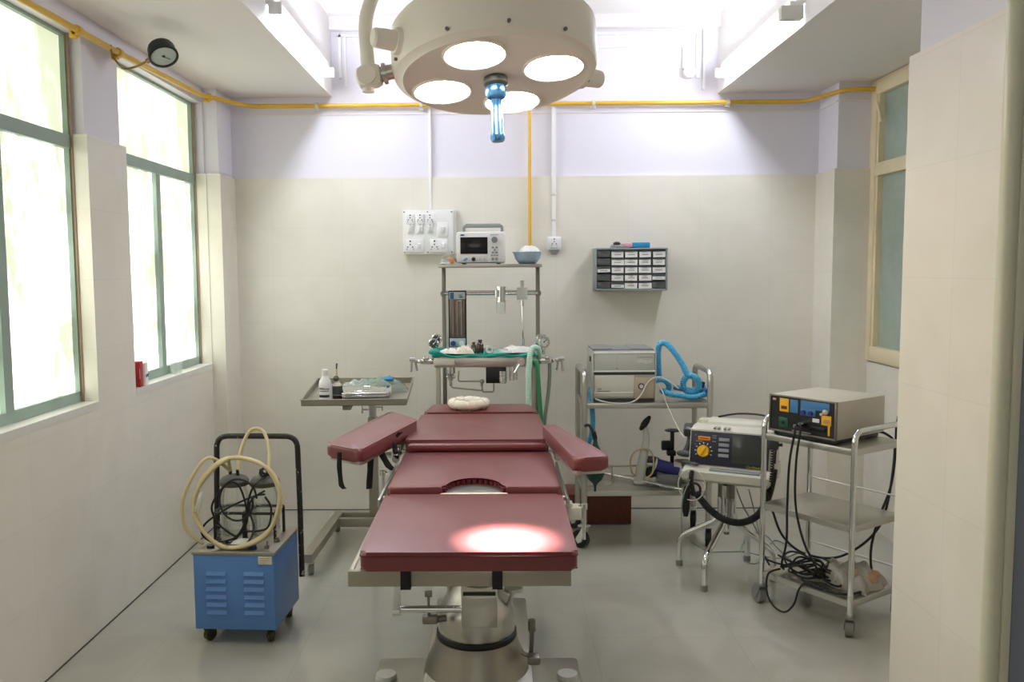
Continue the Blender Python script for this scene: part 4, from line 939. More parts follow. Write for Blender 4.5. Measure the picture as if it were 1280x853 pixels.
lump('packet', 'cloth_white', T(.12, 4.76, tz+.011) @ RZ(.1), .085, .05, .03, 14, t, 14); lump('packet', 'clear_film', T(.04, 4.72, tz+.011), .06, .03, .02, 15, t, 12)
for nm, x, r, h, lab in (('brown_bottle', -.118, .0145, .062, 'small dark brown medicine bottle with a pale label, left of the pair'), ('brown_bottle', -.083, .0195, .075, 'larger dark brown medicine bottle, right of the pair on the drape')):
    o = V((x, 4.70, tz+.012)); t = thing(nm, lab, 'bottle', o, 0)
    q = MB(T(*o)); q.lathe([(r*.9, 0), (r, .003), (r, h*.62), (r*.75, h*.74), (r*.45, h*.8), (r*.45, h*.86), (.002, h*.86)], n=20); q.build('bottle_body', 'bottle_brown', t, True)
    q = MB(T(*o)); q.lathe([(r*.58, h*.82), (r*.6, h*.84), (r*.6, h), (.002, h)], n=16); q.build('cap', 'dark_grey', t, True)
    if r < .016:
        q = MB(T(*o)); q.sheet([[V((r*1.03*math.sin(a), -r*1.03*math.cos(a), z)) for a in (-.6, -.3, 0, .3, .6)] for z in (.008, .034)]); q.build('label_sheet', 'film_green', t, True)
t = thing('tape_roll', 'small roll of white tape standing on the drape beside the brown bottles', 'tape', (-.035, 4.70, tz+.012))
q = MB(T(-.035, 4.70, tz+.033) @ RZ(.35)); q.lathe([(.011, -.011), (.021, -.011), (.021, .011), (.011, .011), (.011, -.011)], n=24, axis=RX(PI/2), cap=False); q.build('tape', 'cloth_white', t, True)
q = MB(T(-.035, 4.70, tz+.033) @ RZ(.35)); q.lathe([(.009, -.011), (.011, -.0115), (.011, .0115), (.009, .011), (.009, -.011)], n=24, axis=RX(PI/2), cap=False); q.build('tape_core', 'cream_plain', t, True)

# patient monitor
mz = 1.582
t = thing('patient_monitor', 'white patient monitor with a dark screen and grey carrying handle', 'monitor', (-.09, 4.93, mz))
mx0, mx1, my, mh = -.215, .062, 4.85, .183
q = MB(); q.bb((mx0, my, mz+.006), (mx1, my+.16, mz+mh), .012); q.bb((mx0+.01, my+.15, mz+.012), (mx1-.01, my+.2, mz+mh-.012), .012); q.build('housing', 'white_plastic', t, True)
q = MB()
for x in (mx0+.04, mx1-.04):
    for y in (my+.03, my+.14): q.cyl((x, y, mz), (x, y, mz+.012), .012, n=12)
q.build('foot', 'black_rubber', t, True)
q = MB(); q.bb((mx0+.022, my-.003, mz+.058), (mx0+.176, my+.004, mz+.152), .002); q.build('screen', 'screen_dark', t, True, label='dark blank screen')
q = MB(); hz = mz+mh; q.tube(fillet([(mx0+.04, my+.08, hz-.004), (mx0+.04, my+.08, hz+.037), (mx1-.018, my+.08, hz+.037), (mx1-.018, my+.08, hz-.004)], .015), .0085, 12, smooth=False); q.cyl((mx0+.05, my+.08, hz+.037), (mx1-.028, my+.08, hz+.037), .0125, n=14); q.build('carrying_handle', 'mid_grey', t, True, label='grey carrying handle')
q = MB(); q.cyl((mx0+.215, my-.018, mz+.136), (mx0+.215, my+.002, mz+.136), .0175, n=22); q.build('selector_knob', 'mid_grey', t, True)
q = MB(); q.bb((mx0+.193, my-.0015, mz+.012), (mx0+.238, my+.003, mz+.102), .001); bp_ = q.build('button_panel', 'grey_white', t, True)
q = MB()
for x, z in ((.205, .094), (.226, .094), (.2155, .080), (.205, .066), (.226, .066)): q.bb((mx0+x-.006, my-.004, mz+z-.005), (mx0+x+.006, my, mz+z+.005), .001)
for x in (.2, .214, .229): q.bb((mx0+x-.006, my-.003, mz+.046), (mx0+x+.006, my, mz+.054), .001)
for x in (.205, .226): q.bb((mx0+x-.006, my-.003, mz+.022), (mx0+x+.006, my, mz+.036), .001)
q.build('button', 'mid_grey', bp_, True)
q = MB(); q.bb((mx0+.022, my-.0012, mz+.01), (mx0+.176, my+.003, mz+.048), .001); sp2 = q.build('socket_panel', 'grey_white', t, True)
q = MB(); q.cyl((mx0+.096, my-.006, mz+.028), (mx0+.096, my+.002, mz+.028), .0115, n=18); q.build('socket', 'black_plastic', sp2, True)
q = MB(); q.prism([(-.014, -.006), (.004, -.008), (.014, .004), (.002, .009), (-.006, .002)], -.001, .003, T(mx0+.05, my-.001, mz+.028) @ FRONT); q.build('connector', 'handle_blue', sp2, True)
q = MB(); q.bb((mx0+.128, my-.002, mz+.024), (mx0+.136, my, mz+.026)); q.bb((mx0+.128, my-.002, mz+.034), (mx0+.136, my, mz+.036)); q.bb((mx0+.157, my-.002, mz+.02), (mx0+.159, my, mz+.036)); q.build('print', 'mid_grey', sp2, True)
q = MB(); q.prism([(.0125*math.cos(a), .0045*math.sin(a)) for a in [2*PI*k/20 for k in range(20)]], -.001, .0015, T(mx0+.034, my-.0005, mz+.164) @ FRONT); q.build('oval_emblem', 'blue_logo', t, True, label='small blue oval emblem')
q = MB()
for k in range(7): q.bb((mx0+.192+.0066*k, my-.001, mz+.163), (mx0+.1968+.0066*k, my+.001, mz+.167))
q.build('model_print', 'mid_grey', t, True)
t = thing('lead_bundle', 'loose pale patient leads with an orange plug left of the monitor', 'cables', (-.27, 4.86, mz))
q = MB()
for k in range(6):
    a = random.uniform(-.012, .012); q.tube([(-.215, 4.90, mz+.012+.003*k), (-.24+a, 4.86-.01*k*.3, mz+.026+.006*k), (-.285+a, 4.85, mz+.018+.004*k), (-.30-a, 4.84, mz+.004+.001*k), (-.27, 4.835+a, mz+.004), (-.235, 4.832, mz+.006)], .0028, 6)
q.build('leads', 'wire_white', t, True)
q = MB(); q.box((-.243, 4.832, mz+.02), (.02, .016, .036), (0, -.5, 0), .004); q.build('orange_plug', 'orange_plastic', t, True, label='orange plug')
q = MB(); q.box((-.262, 4.832, mz+.008), (.026, .018, .012), (0, .3, 0), .003); q.build('blue_plug', 'bowl_blue', t, True)
# bowl
o = V((.188, 4.93, mz)); t = thing('basin', 'small light blue bowl at the right end of the top shelf', 'bowl', o); K = T(*o)
q = MB(K); q.lathe([(.04, 0), (.05, .003), (.07, .03), (.081, .062), (.086, .066), (.086, .07), (.079, .068), (.066, .034), (.045, .008), (.002, .006)], n=36); q.build('bowl', 'bowl_blue', t, True)
t = thing('gauze_swab', 'white gauze heaped in the light blue bowl', 'gauze', o+V((.02, 0, .05)))
lump('gauze', 'cloth_white', T(o.x+.012, o.y, o.z+.062) @ RZ(.3), .06, .055, .036, 21, t, 14)

# ------------------------------------------------------------------ ventilator cart
cx0, cx1, cy0, cy1 = .488, 1.178, 4.665, 5.03
t = thing('utility_cart', 'two tier steel tube cart standing against the back wall with the ventilator', 'cart', ((cx0+cx1)/2, (cy0+cy1)/2, 0))
for x in (cx0, cx1):
    q = MB(); q.tube(fillet([(x, cy0, .13), (x, cy0, .985), (x, cy1, .985), (x, cy1, .13)], .06, 6), .0165, 14, smooth=False); ins('side_frame', q, 'steel')
for z, nm in ((.815, 'upper_shelf'), (.325, 'lower_shelf')):
    q = MB(); q.bb((cx0+.005, cy0+.0, z-.012), (cx1-.005, cy1, z), .002)
    for a, b_ in (((cx0, cy0-.006, z-.03), (cx1, cy0+.006, z)), ((cx0, cy1-.006, z-.03), (cx1, cy1+.006, z)), ((cx0-.004, cy0, z-.03), (cx0+.006, cy1, z)), ((cx1-.006, cy0, z-.03), (cx1+.004, cy1, z))): q.bb(a, b_, .003)
    ins(nm, q, 'steel')
q = MB()
for z in (.385,):
    q.tube([(cx0, cy1-.02, z), (cx1, cy1-.02, z)], .006, 8, smooth=False)
    for x in (cx0+.2, cx0+.46): q.tube([(x, cy1-.02, z), (x, cy1-.02, .325)], .005, 8, smooth=False)
q.tube(fillet([(cx0+.02, cy0+.03, .34), (cx0+.16, cy0+.03, .355), (cx0+.16, cy0+.03, .42), (cx0+.16, cy1-.03, .42)], .02), .006, 8, smooth=False); ins('guard_rail', q, 'steel')
for x in (cx0, cx1):
    for y in (cy0, cy1): castor(t, x-(cx0+cx1)/2, y-(cy0+cy1)/2, .05, .03, .135, .9 if x < 1 else -.25, 'black_rubber', 'grey_white')
# ventilator
vz = .815; vx0, vx1, vy = .535, .888, 4.70; vw = vx1-vx0
t = thing('ventilator', 'beige and grey ventilator box on the upper shelf of the cart', 'ventilator', ((vx0+vx1)/2, vy+.12, vz))
q = MB(); q.bb((vx0+.008, vy+.006, vz+.018), (vx1-.008, vy+.28, vz+.285), .005); q.bb((vx0, vy, vz), (vx0+.008, vy+.28, vz+.285), .002); q.bb((vx1-.008, vy, vz), (vx1, vy+.28, vz+.285), .002); q.build('case', 'vent_front', t, True)
q = MB(); q.prism([(vx0+.005, 0), (vx1-.005, 0), (vx1-.02, .012), (vx0+.22, .012), (vx0+.21, .008), (vx0+.12, .008), (vx0+.11, .012), (vx0+.005, .012)], -.26, 0, T(0, vy+.01, vz+.284) @ FRONT); q.build('lid', 'mid_grey', t, True)
q = MB(); q.bb((vx0+.012, vy-.001, vz+.174), (vx1-.012, vy+.008, vz+.268), .001); up = q.build('control_panel', 'vent_panel', t, True)
q = MB(); q.bb((vx0+.006, vy-.004, vz+.268), (vx1-.006, vy+.006, vz+.277), .002); q.bb((vx0+.006, vy-.004, vz+.167), (vx1-.006, vy+.006, vz+.175), .002); q.bb((vx0+.010, vy-.003, vz+.05), (vx0+vw*.65, vy+.006, vz+.056), .001); q.build('trim_strip', 'white_plastic', t, True)
q = MB(); q.bb((vx0+.01, vy-.001, vz+.152), (vx1-.01, vy+.007, vz+.167)); q.build('shadow_gap', 'dark_grey', t, True)
q = MB(); q.bb((vx0+.012, vy-.002, vz+.03), (vx0+vw*.655, vy+.008, vz+.150), .001); mat('flap_grey', (214, 211, 200), .45); fp = q.build('front_flap', 'flap_grey', t, True)
q = MB(); q.bb((vx0+vw*.66, vy-.001, vz+.02), (vx1-.01, vy+.007, vz+.135), .001); tp = q.build('dial_panel', 'vent_tan', t, True)
q = MB(); q.cyl((vx0+vw*.765, vy-.014, vz+.088), (vx0+vw*.765, vy+.002, vz+.088), .0105, n=18); q.build('dial_knob', 'grey_white', tp, True)
q = MB(); q.torus((vx0+vw*.765, vy-.001, vz+.088), .014, .003, 20, 6, RX(PI/2)); q.build('dial_ring', 'ink_dark', tp, True)
q = MB(); q.bb((vx0+.012, vy+.004, vz+.0), (vx1-.012, vy+.27, vz+.02)); q.build('plinth', 'dark_grey', t, True)
text('VPF', .016, T(vx0+.026, vy-.0022, vz+.071) @ FRONT, fp, 'ink_dark', align='LEFT', world=True)
q = MB()
for k in range(9): q.bb((vx0+.027+.008*k, vy-.0026, vz+.0585), (vx0+.0335+.008*k, vy-.0018, vz+.0625))
q.build('model_print', 'ink_dark', fp, True)
q = MB()
for z in (.228, .218):
    for k in range(8): q.bb((vx0+vw*.70+.0105*k, vy-.0018, vz+z+.004*math.sin(k)), (vx0+vw*.70+.0085+.0105*k, vy-.0008, vz+z+.004+.004*math.sin(k)))
q.build('panel_print', 'white_plastic', up, True)
q = MB(); q.bb((vx0+vw*.70, vy-.0018, vz+.247), (vx1-.022, vy-.0008, vz+.25))
for k in range(6): q.bb((vx0+.02, vy-.0018, vz+.21+.009*k), (vx0+.024, vy-.0008, vz+.212+.009*k)); q.bb((vx0+.135, vy-.0018, vz+.196+.011*k), (vx0+.138, vy-.0008, vz+.1985+.011*k))
q.cyl((vx0+.136, vy-.006, vz+.187), (vx0+.136, vy, vz+.187), .004, n=8); q.build('panel_mark', 'mid_grey', up, True)
q = MB(); q.bb((vx0-.006, vy+.06, vz+.22), (vx0+.002, vy+.10, vz+.25), .002); q.build('side_catch', 'black_plastic', t, True)
# ventilator hoses
def A5(x, y, Y): return at(x, y, Y=Y)
t = thing('ventilator_hose', 'bright blue corrugated hose looped up beside the ventilator', 'hose', (1.0, 4.85, vz))
q = MB(); q.tube([A5(824, 470, 4.86), A5(823, 455, 4.86), A5(823, 436, 4.86), A5(827, 429, 4.85), A5(834, 431, 4.84), A5(844, 442, 4.82), A5(853, 456, 4.80), A5(859, 468, 4.78), A5(866, 470, 4.76), A5(873, 476, 4.76), A5(873, 486, 4.77), A5(866, 492, 4.79), A5(857, 488, 4.81), A5(854, 478, 4.83), A5(860, 470, 4.85), A5(868, 472, 4.87), A5(877, 482, 4.89), A5(882, 490, 4.9)], .0165, 12, corr=.08, pitch=.010); q.build('hose', 'hose_blue', t, True)
t = thing('ventilator_hose', 'bright blue corrugated hose lying in a heap on the cart shelf', 'hose', (.98, 4.76, vz))
q = MB(); q.tube([A5(812, 482, 4.75), A5(820, 476, 4.73), A5(830, 475, 4.74), A5(836, 482, 4.78), A5(834, 490, 4.80), A5(828, 489, 4.76), A5(838, 493, 4.72), A5(852, 495, 4.71), A5(866, 497, 4.72), A5(878, 494, 4.73), A5(884, 491, 4.75), A5(878, 488, 4.8), A5(862, 488, 4.83), A5(842, 484, 4.86)], .0155, 12, corr=.08, pitch=.010); q.build('hose', 'hose_blue', t, True)
q = MB(); q.cyl(A5(883, 493, 4.73), A5(888, 489, 4.74), .02, n=14); q.box(A5(878, 481, 4.8), (.022, .022, .034), (0, .2, 0), .003); q.build('hose_end', 'navy', t, True, label='dark blue hose end')
t = thing('ventilator_hose', 'short blue hose hanging down at the left end of the cart', 'hose', (.5, 4.8, .55))
q = MB(); q.tube([A5(750, 476, 4.9), A5(743, 480, 4.84), A5(738, 492, 4.78), A5(740, 510, 4.74), A5(741, 528, 4.74), A5(739, 545, 4.75), A5(736, 553, 4.78)], .0145, 12, corr=.08, pitch=.010); q.build('hose', 'hose_blue', t, True)
t = thing('thin_cable', 'thin pale cable sagging across the front of the ventilator', 'cable', (.75, 4.69, .82))
q = MB(); q.tube([A5(744, 499, 4.672), A5(758, 503, 4.655), A5(778, 505, 4.650), A5(794, 501, 4.655), A5(803, 491, 4.672), A5(808, 481, 4.685), A5(815, 474, 4.69), A5(826, 472, 4.70), A5(838, 478, 4.69), A5(848, 486, 4.685)], .0042, 8); q.build('cable', 'wire_white', t, True)
t = thing('thin_cable', 'thin pale tube trailing from the cart shelf down to the defibrillator', 'cable', (1.0, 4.6, .5))
q = MB(); q.tube([A5(824, 482, 4.72), A5(829, 492, 4.66), A5(832, 502, 4.645), A5(840, 520, 4.60), A5(850, 540, 4.5), A5(856, 548, 4.4)], .0032, 8); q.build('cable', 'wire_white', t, True)
# bag hanging by the arm board
t = thing('breathing_bag', 'dark green rubber breathing bag hanging at the left end of the cart', 'bag', (.57, 4.6, .35))
o = A5(744, 583, 4.60)
q = MB(); q.lathe([(.008, .16), (.014, .12), (.03, .09), (.048, .05), (.056, .0), (.052, -.04), (.036, -.075), (.014, -.095), (.007, -.11), (.006, -.14), (.001, -.141)], o, 24); q.build('bag', 'bag_green', t, True)
q = MB(); q.cyl(o+V((0, 0, .15)), o+V((-.01, .0, .19)), .013, n=12); q.tube([o+V((-.01, 0, .18)), o+V((-.03, .02, .22)), o+V((-.055, .062, .21))], .008, 8); q.build('bag_neck', 'black_rubber', t, True)
# lower shelf: foot operated pump, small motor, clamp
lz = .325
t = thing('foot_pump', 'white upright hand lever pump with a black paddle on the lower cart shelf', 'pump', A5(803, 600, 4.85))
q = MB(); a = A5(799, 598, 4.82); a.z = lz+.0085; b_ = A5(804, 572, 4.82); c_ = A5(808, 550, 4.82); d_ = A5(806, 532, 4.82)
q.tube([a, b_, c_, d_], .022, 14, rad=lambda s: .033-.021*s); q.box(a+V((.01, 0, .0)), (.09, .08, .015), None, .005); q.build('lever', 'grey_white', t, True)
q = MB(); e = d_+V((0, -.01, .015)); q.prism([(.05*math.cos(k*PI/10), .024*math.sin(k*PI/10)) for k in range(20)], -.006, .006, T(*e) @ RY(-.95) @ RX(.35), .004); q.cyl(e, d_-V((0, 0, .01)), .008, n=8); q.build('paddle', 'black_rubber', t, True, label='tilted black paddle')
q = MB(); o = A5(814, 580, 4.84); o.z = lz+.012; q.lathe([(.05, 0), (.055, .004), (.055, .09), (.04, .10), (.04, .115)], o, 26); q.build('pump_jar', 'glass', t, True)
q = MB(); q.lathe([(.044, .112), (.046, .115), (.046, .13), (.02, .14), (.002, .14)], o, 24); q.sph(o+V((-.0, 0, .05)), .036, 14, (1, 1, .9)); q.build('pump_head', 'dark_grey', t, True)
q = MB(); q.tube([a+V((.01, 0, .01)), A5(790, 590, 4.80), A5(789, 572, 4.80), A5(800, 562, 4.80), A5(815, 566, 4.78), A5(816, 590, 4.77), A5(806, 599, 4.77)], .005, 8); q.build('pump_tube', 'hose_cream', t, True)
t = thing('small_motor', 'dark blue cylindrical motor lying on the lower cart shelf', 'motor', A5(830, 590, 4.8))
o = A5(834, 584, 4.80); o.z = lz+.095; q = MB(); d = V((.9, -.1, -.25)).normalized()
q.cyl(o-d*.065, o+d*.065, .036, n=24); q.build('motor_body', 'navy', t, True)
q = MB(); q.cyl(o+d*.065, o+d*.075, .037, n=24); q.cyl(o+d*.075, o+d*.13, .02, n=16); q.cyl(o-d*.075, o-d*.065, .037, n=24); q.box(o+d*.055+V((.0, -.01, .035)), (.04, .03, .03), (0, .25, 0), .004); q.build('motor_cap', 'grey_white', t, True)
q = MB(); q.bb((o.x-.06, o.y-.04, lz), (o.x+.07, o.y+.04, lz+.062), .004); q.build('motor_bed', 'mid_grey', t, True)
t = thing('clamp_stand', 'black clamp stand with a flat round top on the lower cart shelf', 'clamp', A5(838, 590, 4.92))
o = A5(838, 570, 4.92)
q = MB(); q.cyl((o.x+.01, o.y, lz), (o.x+.01, o.y, lz+.285), .012, n=12); q.cyl((o.x+.01, o.y, lz), (o.x+.01, o.y, lz+.012), .04, n=20); q.lathe([(.001, .012), (.02, .012), (.046, .004), (.046, 0), (.001, 0)], (o.x+.012, o.y, lz+.285), 26); q.box((o.x-.025, o.y, lz+.20), (.055, .03, .055), None, .006); q.box((o.x+.0, o.y-.02, lz+.16), (.05, .04, .03), None, .006); q.cyl((o.x-.05, o.y, lz+.21), (o.x-.03, o.y, lz+.21), .016, n=12); q.build('stand', 'black_plastic', t, True)
t = thing('steel_cup', 'round steel cup at the right of the lower cart shelf', 'cup', A5(852, 580, 4.86))
o = A5(853, 585, 4.86); q = MB(); q.lathe([(.035, 0), (.04, .004), (.046, .115), (.05, .12), (.05, .124), (.044, .122), (.036, .01), (.002, .008)], (o.x, o.y, lz), 28); q.build('cup', 'steel_dull', t, True)
t = thing('steel_rod', 'polished steel rod lying slantwise across the lower cart shelf', 'rod', at(800, 602, Z=.335))
q = MB(); q.cyl(at(757, 592, Z=.345), at(853, 612, Z=.345), .009, n=14); q.sph(at(757, 592, Z=.345), .0105, 12); q.build('rod', 'chrome', t, True)
# brown box behind the cart
t = thing('step_box', 'reddish brown wooden box on the floor behind the cart', 'box', (.6, 5.2, 0))
b0 = at(700, 656, Z=0); b1 = at(789, 656, Z=0); bt = at(789, 618, Y=b1.y).z
q = MB(); q.bb((b0.x, b1.y, .004), (b1.x, b1.y+.25, bt-.012), .003); q.build('box_body', 'brown_board', t, True)
q = MB(); q.bb((b0.x-.004, b1.y-.004, bt-.014), (b1.x+.004, b1.y+.254, bt), .003); q.build('box_top', 'brown_board', t, True)
q = MB()
for x in (b0.x+.03, b1.x-.03):
    for y in (b1.y+.03, b1.y+.22): q.cyl((x, y, 0), (x, y, .01), .015, n=12)
q.build('foot', 'black_rubber', t, True)
# ------------------------------------------------------------------ defibrillator and its stand
ST = V((1.172, 4.275, 0))
t = thing('defibrillator_stand', 'chrome pedestal stand with bent tube legs under the defibrillator', 'stand', ST)
feet = [at(849, 702, Z=.02), at(880, 734, Z=.02), at(934, 697, Z=.02), at(966, 722, Z=.02)]
for f in feet:
    d = V((f.x-ST.x, f.y-ST.y, 0)); L = d.length; d.normalize(); n0 = V((-d.y, d.x, 0))
    q = MB(); q.tube(fillet([ST+d*.032+V((0, 0, .46)), ST+d*.032+V((0, 0, .275)), ST+d*L+V((0, 0, .155)), ST+d*L+V((0, 0, .012))], .05, 6), .0155, 14, smooth=False); lg = ins('leg', q, 'chrome')
    q = MB(); q.cyl(ST+d*L, ST+d*L+V((0, 0, .03)), .0175, n=14); q.build('rubber_foot', 'castor_grey', lg, True)
q = MB(); q.cyl(ST+V((0, 0, .215)), ST+V((0, 0, .50)), .019, n=18); ins('post', q, 'chrome')
q = MB(); q.cyl(ST+V((0, 0, .20)), ST+V((0, 0, .22)), .014, n=12); ins('post_tip', q, 'steel_dark'); q = MB(); q.cyl(ST+V((0, 0, .395)), ST+V((0, 0, .46)), .044, n=20); ins('post_collar', q, 'steel_dark')
DA = -.48
DM = T(1.118, 4.10, .508) @ RZ(DA)
q = MB(DM); q.bb((-.10, .05, -.012), (.20, .29, .002), .003); q.bb((-.05, .13, -.04), (.12, .22, -.01), .003); ins('top_plate', q, 'steel_dull')
t = thing('defibrillator', 'beige defibrillator monitor with a yellow dial and dark front panel on a stand', 'defibrillator', (1.118, 4.10, .508), DA)
DW, DH = .40, .265
def side(q, prof, x0, x1, bev=0.):  # profile in local (y, z), extruded along x
    return q.prism(prof, x0, x1, Matrix(((0, 0, 1, 0), (1, 0, 0, 0), (0, 1, 0, 0), (0, 0, 0, 1))), bev)
q = MB(); side(q, [(0.04, .065), (.31, .065), (.31, .235), (.28, .256), (.12, .252), (.072, .24)], -.195, .195, .006); q.build('housing', 'defib_body', t)
q = MB(); side(q, [(-.045, .015), (-.03, .002), (.30, .002), (.31, .02), (.31, .07), (.05, .07), (.02, .062), (-.045, .05)], -.21, .205, .006); q.build('paddle_deck', 'defib_body', t)
q = MB(); q.box((.04, -.0, .0595), (.24, .035, .01), (.15, 0, 0), .003); q.build('deck_recess', 'mid_grey', t)
# front panel, leaning back a little
FA = T(-.195, .0375, .068) @ RX(PI/2-.185)   # local XY = panel plane
def panel(q, x0, x1, y0, y1, z0, z1, bev=0.): 
    q.prism([(x0, y0), (x1, y0), (x1, y1), (x0, y1)], z0, z1, FA, bev); return q
q = MB(); panel(q, .006, .384, .004, .168, -.002, .004, .002); fp = q.build('front_panel', 'defib_panel', t)
q = MB(); panel(q, .21, .365, .022, .158, .003, .006, .002); q.build('display', 'crt_glass', fp, label='grey green display glass')
q = MB(); q.cyl(FA @ V((.072, .07, .003)), FA @ V((.072, .07, .022)), .03, .028, n=26); q.prism(rrect(.012, .05, .004), .02, .028, FA @ T(.072, .07, 0) @ RZ(-.5), .002); q.build('energy_dial', 'yellow_knob', fp, label='yellow rotary energy dial')
q = MB()
for k in range(9): a = -.4+k*.5; q.prism([(-.004, -.002), (.004, -.002), (.004, .002), (-.004, .002)], .0035, .0045, FA @ T(.072+.04*math.cos(a), .07+.04*math.sin(a), 0) @ RZ(a))
q.build('dial_mark', 'label_white', fp)
q = MB(); panel(q, .042, .102, .124, .143, .003, .005, .001); ol = q.build('orange_label', 'orange_label', fp, label='orange label strip')
q = MB(); panel(q, .05, .094, .132, .135, .0048, .0056); q.build('print', 'ink_dark', ol)
for y in (.134, .108, .082, .056):
    q = MB(); panel(q, .145, .196, y-.008, y+.008, .003, .008, .002); q.build('soft_key', 'button_grey', fp)
q = MB()
for x, y, w in ((.112, .148, .02), (.112, .138, .02), (.112, .12, .018), (.036, .116, .03), (.026, .145, .006), (.026, .1, .006), (.34, .1605, .03)): panel(q, x, x+w, y, y+.003, .0035, .0048)
q.build('panel_print', 'button_grey', fp)
mat('yellow_print', (190, 176, 50), .5)
text('Cardioserv', .0165, FA @ T(.318, .0125, .0042), fp, 'yellow_print', 'script_lettering', shear=.25)
q = MB()
for x in (-.02, .0, .03, .05): q.box((-.06+x, .10, .250), (.012, .045, .006), (0, 0, .1), .002)
q.build('vent_louvre', 'mid_grey', t)
# carrying handle / paddle rest on top
q = MB(); side(q, [(.16, .246), (.29, .246), (.28, .270), (.26, .278), (.2, .276), (.17, .266)], -.135, .175, .006); q.box((-.155, .22, .256), (.06, .06, .035), None, .008); q.build('top_rest', 'defib_body', t)
q = MB(); q.tube([(-.1, .25, .28), (.0, .27, .30), (.12, .26, .302), (.18, .20, .285), (.21, .12, .22), (.212, .08, .10)], .005, 8); q.build('paddle_cord', 'black_rubber', t)
# paddle stored on the left side
q = MB(); q.sph((-.225, .10, .105), .045, 18, (1.1, .75, .38)); q.tube([(-.23, .10, .11), (-.22, .14, .15), (-.225, .18, .2)], .014, 10); q.box((-.23, .17, .215), (.05, .08, .05), (.3, 0, .2), .014); q.cyl((-.22, .035, .075), (-.14, .005, .078), .008, n=10); q.build('paddle', 'dark_grey', t, label='dark grey paddle on the left side')
# clip hanging from the deck front, and coiled cord
q = MB(); q.tube([(-.155, -.045, .055), (-.155, -.065, .02), (-.145, -.07, -.03), (-.135, -.072, -.06)], .011, 8); q.tube([(-.175, -.06, -.02), (-.178, -.065, -.12), (-.178, -.065, -.17)], .0165, 12, rad=lambda s: .012+.008*math.sin(PI*min(1, s*1.1))); q.tube(loop((-.135, -.07, -.03), .028, .03, 10), .006, 8, closed=True); q.build('hanging_paddle', 'black_plastic', t, label='black paddle handle hanging at the left front')
q = MB(); q.tube(loop((-.15, -.072, -.01), .065, .075, 14, .005), .0032, 6, closed=True); q.build('white_lead', 'wire_white', t)
q = MB(); q.coil([(-.13, -.06, -.05), (-.07, -.055, -.12), (.0, -.05, -.165), (.08, -.04, -.175), (.15, -.02, -.14), (.19, .0, -.07), (.205, .04, .0), (.21, .08, .07)], .0135, .0048, .0078, 6); q.build('coiled_cord', 'black_rubber', t, label='black coiled cord slung under the front')
t = thing('power_strip_plug', 'dark plug block fixed at the right side of the defibrillator', 'plug', at(966, 556, Y=3.88))
o = at(967, 556, Y=3.935); q = MB(T(*o) @ RZ(DA)); q.box((0, 0, 0), (.045, .04, .045), None, .006); q.cyl((.02, 0, 0), (.04, 0, .002), .008, n=8); q.build('plug_body', 'dark_grey', t, True)
q = MB(); q.coil([o+V((0, .01, -.02)), o+V((.0, .012, -.10)), o+V((-.004, .012, -.18))], .007, .003, .012, 6); q.build('plug_cord', 'black_rubber', t, True)
# thin leads trailing over the floor
t = thing('floor_lead', 'thin grey lead hanging from the defibrillator and looping over the floor', 'cable', (1.1, 4.3, 0))
q = MB(); q.tube([at(862, 600, Y=4.03), at(853, 625, Y=4.08), at(852, 660, Y=4.2), at(856, 670, Z=.02)+V((0, 0, .0)), at(868, 680, Z=.004), at(885, 689, Z=.004), at(905, 690, Z=.004), at(930, 690, Z=.004), at(948, 694, Z=.004), at(975, 698, Z=.004), at(1000, 690, Z=.004)], .0032, 8); q.build('lead', 'hose_grey', t, True)
t = thing('floor_lead', 'thin grey lead dropping behind the stand into a loop on the floor', 'cable', (1.35, 4.2, 0))
q = MB(); q.tube([at(920, 610, Y=4.25), at(930, 635, Y=4.3), at(944, 660, Y=4.32), at(952, 680, Z=.004), at(953, 697, Z=.004), at(943, 705, Z=.004), at(930, 699, Z=.004), at(927, 683, Z=.004), at(940, 667, Z=.004), at(958, 670, Z=.004), at(972, 685, Z=.004), at(988, 700, Z=.004)], .0035, 8); q.build('lead', 'hose_grey', t, True)
t = thing('floor_lead', 'thin grey lead running down between the stand and the steel trolley', 'cable', (1.35, 4.2, 0))
q = MB(); q.tube([at(936, 612, Y=4.2), at(943, 640, Y=4.22), at(950, 672, Z=.02), at(953, 690, Z=.004), at(968, 676, Z=.004), at(985, 682, Z=.004), at(1003, 690, Z=.004)], .003, 8); q.build('lead', 'hose_grey', t, True)

# ------------------------------------------------------------------ steel trolley with the diathermy unit
RL, RW = .455, .34
p0 = V((1.225, 3.868, 0)); p1 = V((1.478, 3.492, 0)); e1 = (p1-p0).normalized(); RA = math.atan2(e1.y, e1.x); RL = (p1-p0).length
e2 = V((-e1.y, e1.x, 0))
t = thing('instrument_trolley', 'three tier steel tube trolley carrying the diathermy unit beside the pillar', 'trolley', p0, RA)
H_ = .90
for x in (0, RL):
    q = MB(); q.tube(fillet([(x, 0, .09), (x, 0, .875), (x, RW, .875), (x, RW, .09)], .055, 6), .0125, 14, smooth=False); q.build('side_frame', 'chrome', t)
for z, nm in ((.80, 'top_shelf'), (.475, 'middle_shelf'), (.155, 'bottom_shelf')):
    q = MB(); q.bb((.004, .004, z-.006), (RL-.004, RW-.004, z), .001)
    for a, b_ in (((0, -.004, z-.028), (RL, .004, z)), ((0, RW-.004, z-.028), (RL, RW+.004, z)), ((-.004, 0, z-.028), (.004, RW, z)), ((RL-.004, 0, z-.028), (RL+.004, RW, z))): q.bb(a, b_, .002)
    q.build(nm, 'steel', t)
for z in (.55, .235):
    q = MB(); q.tube([(0, RW, z), (RL, RW, z)], .004, 8, smooth=False); q.build('guard_rail', 'steel', t)
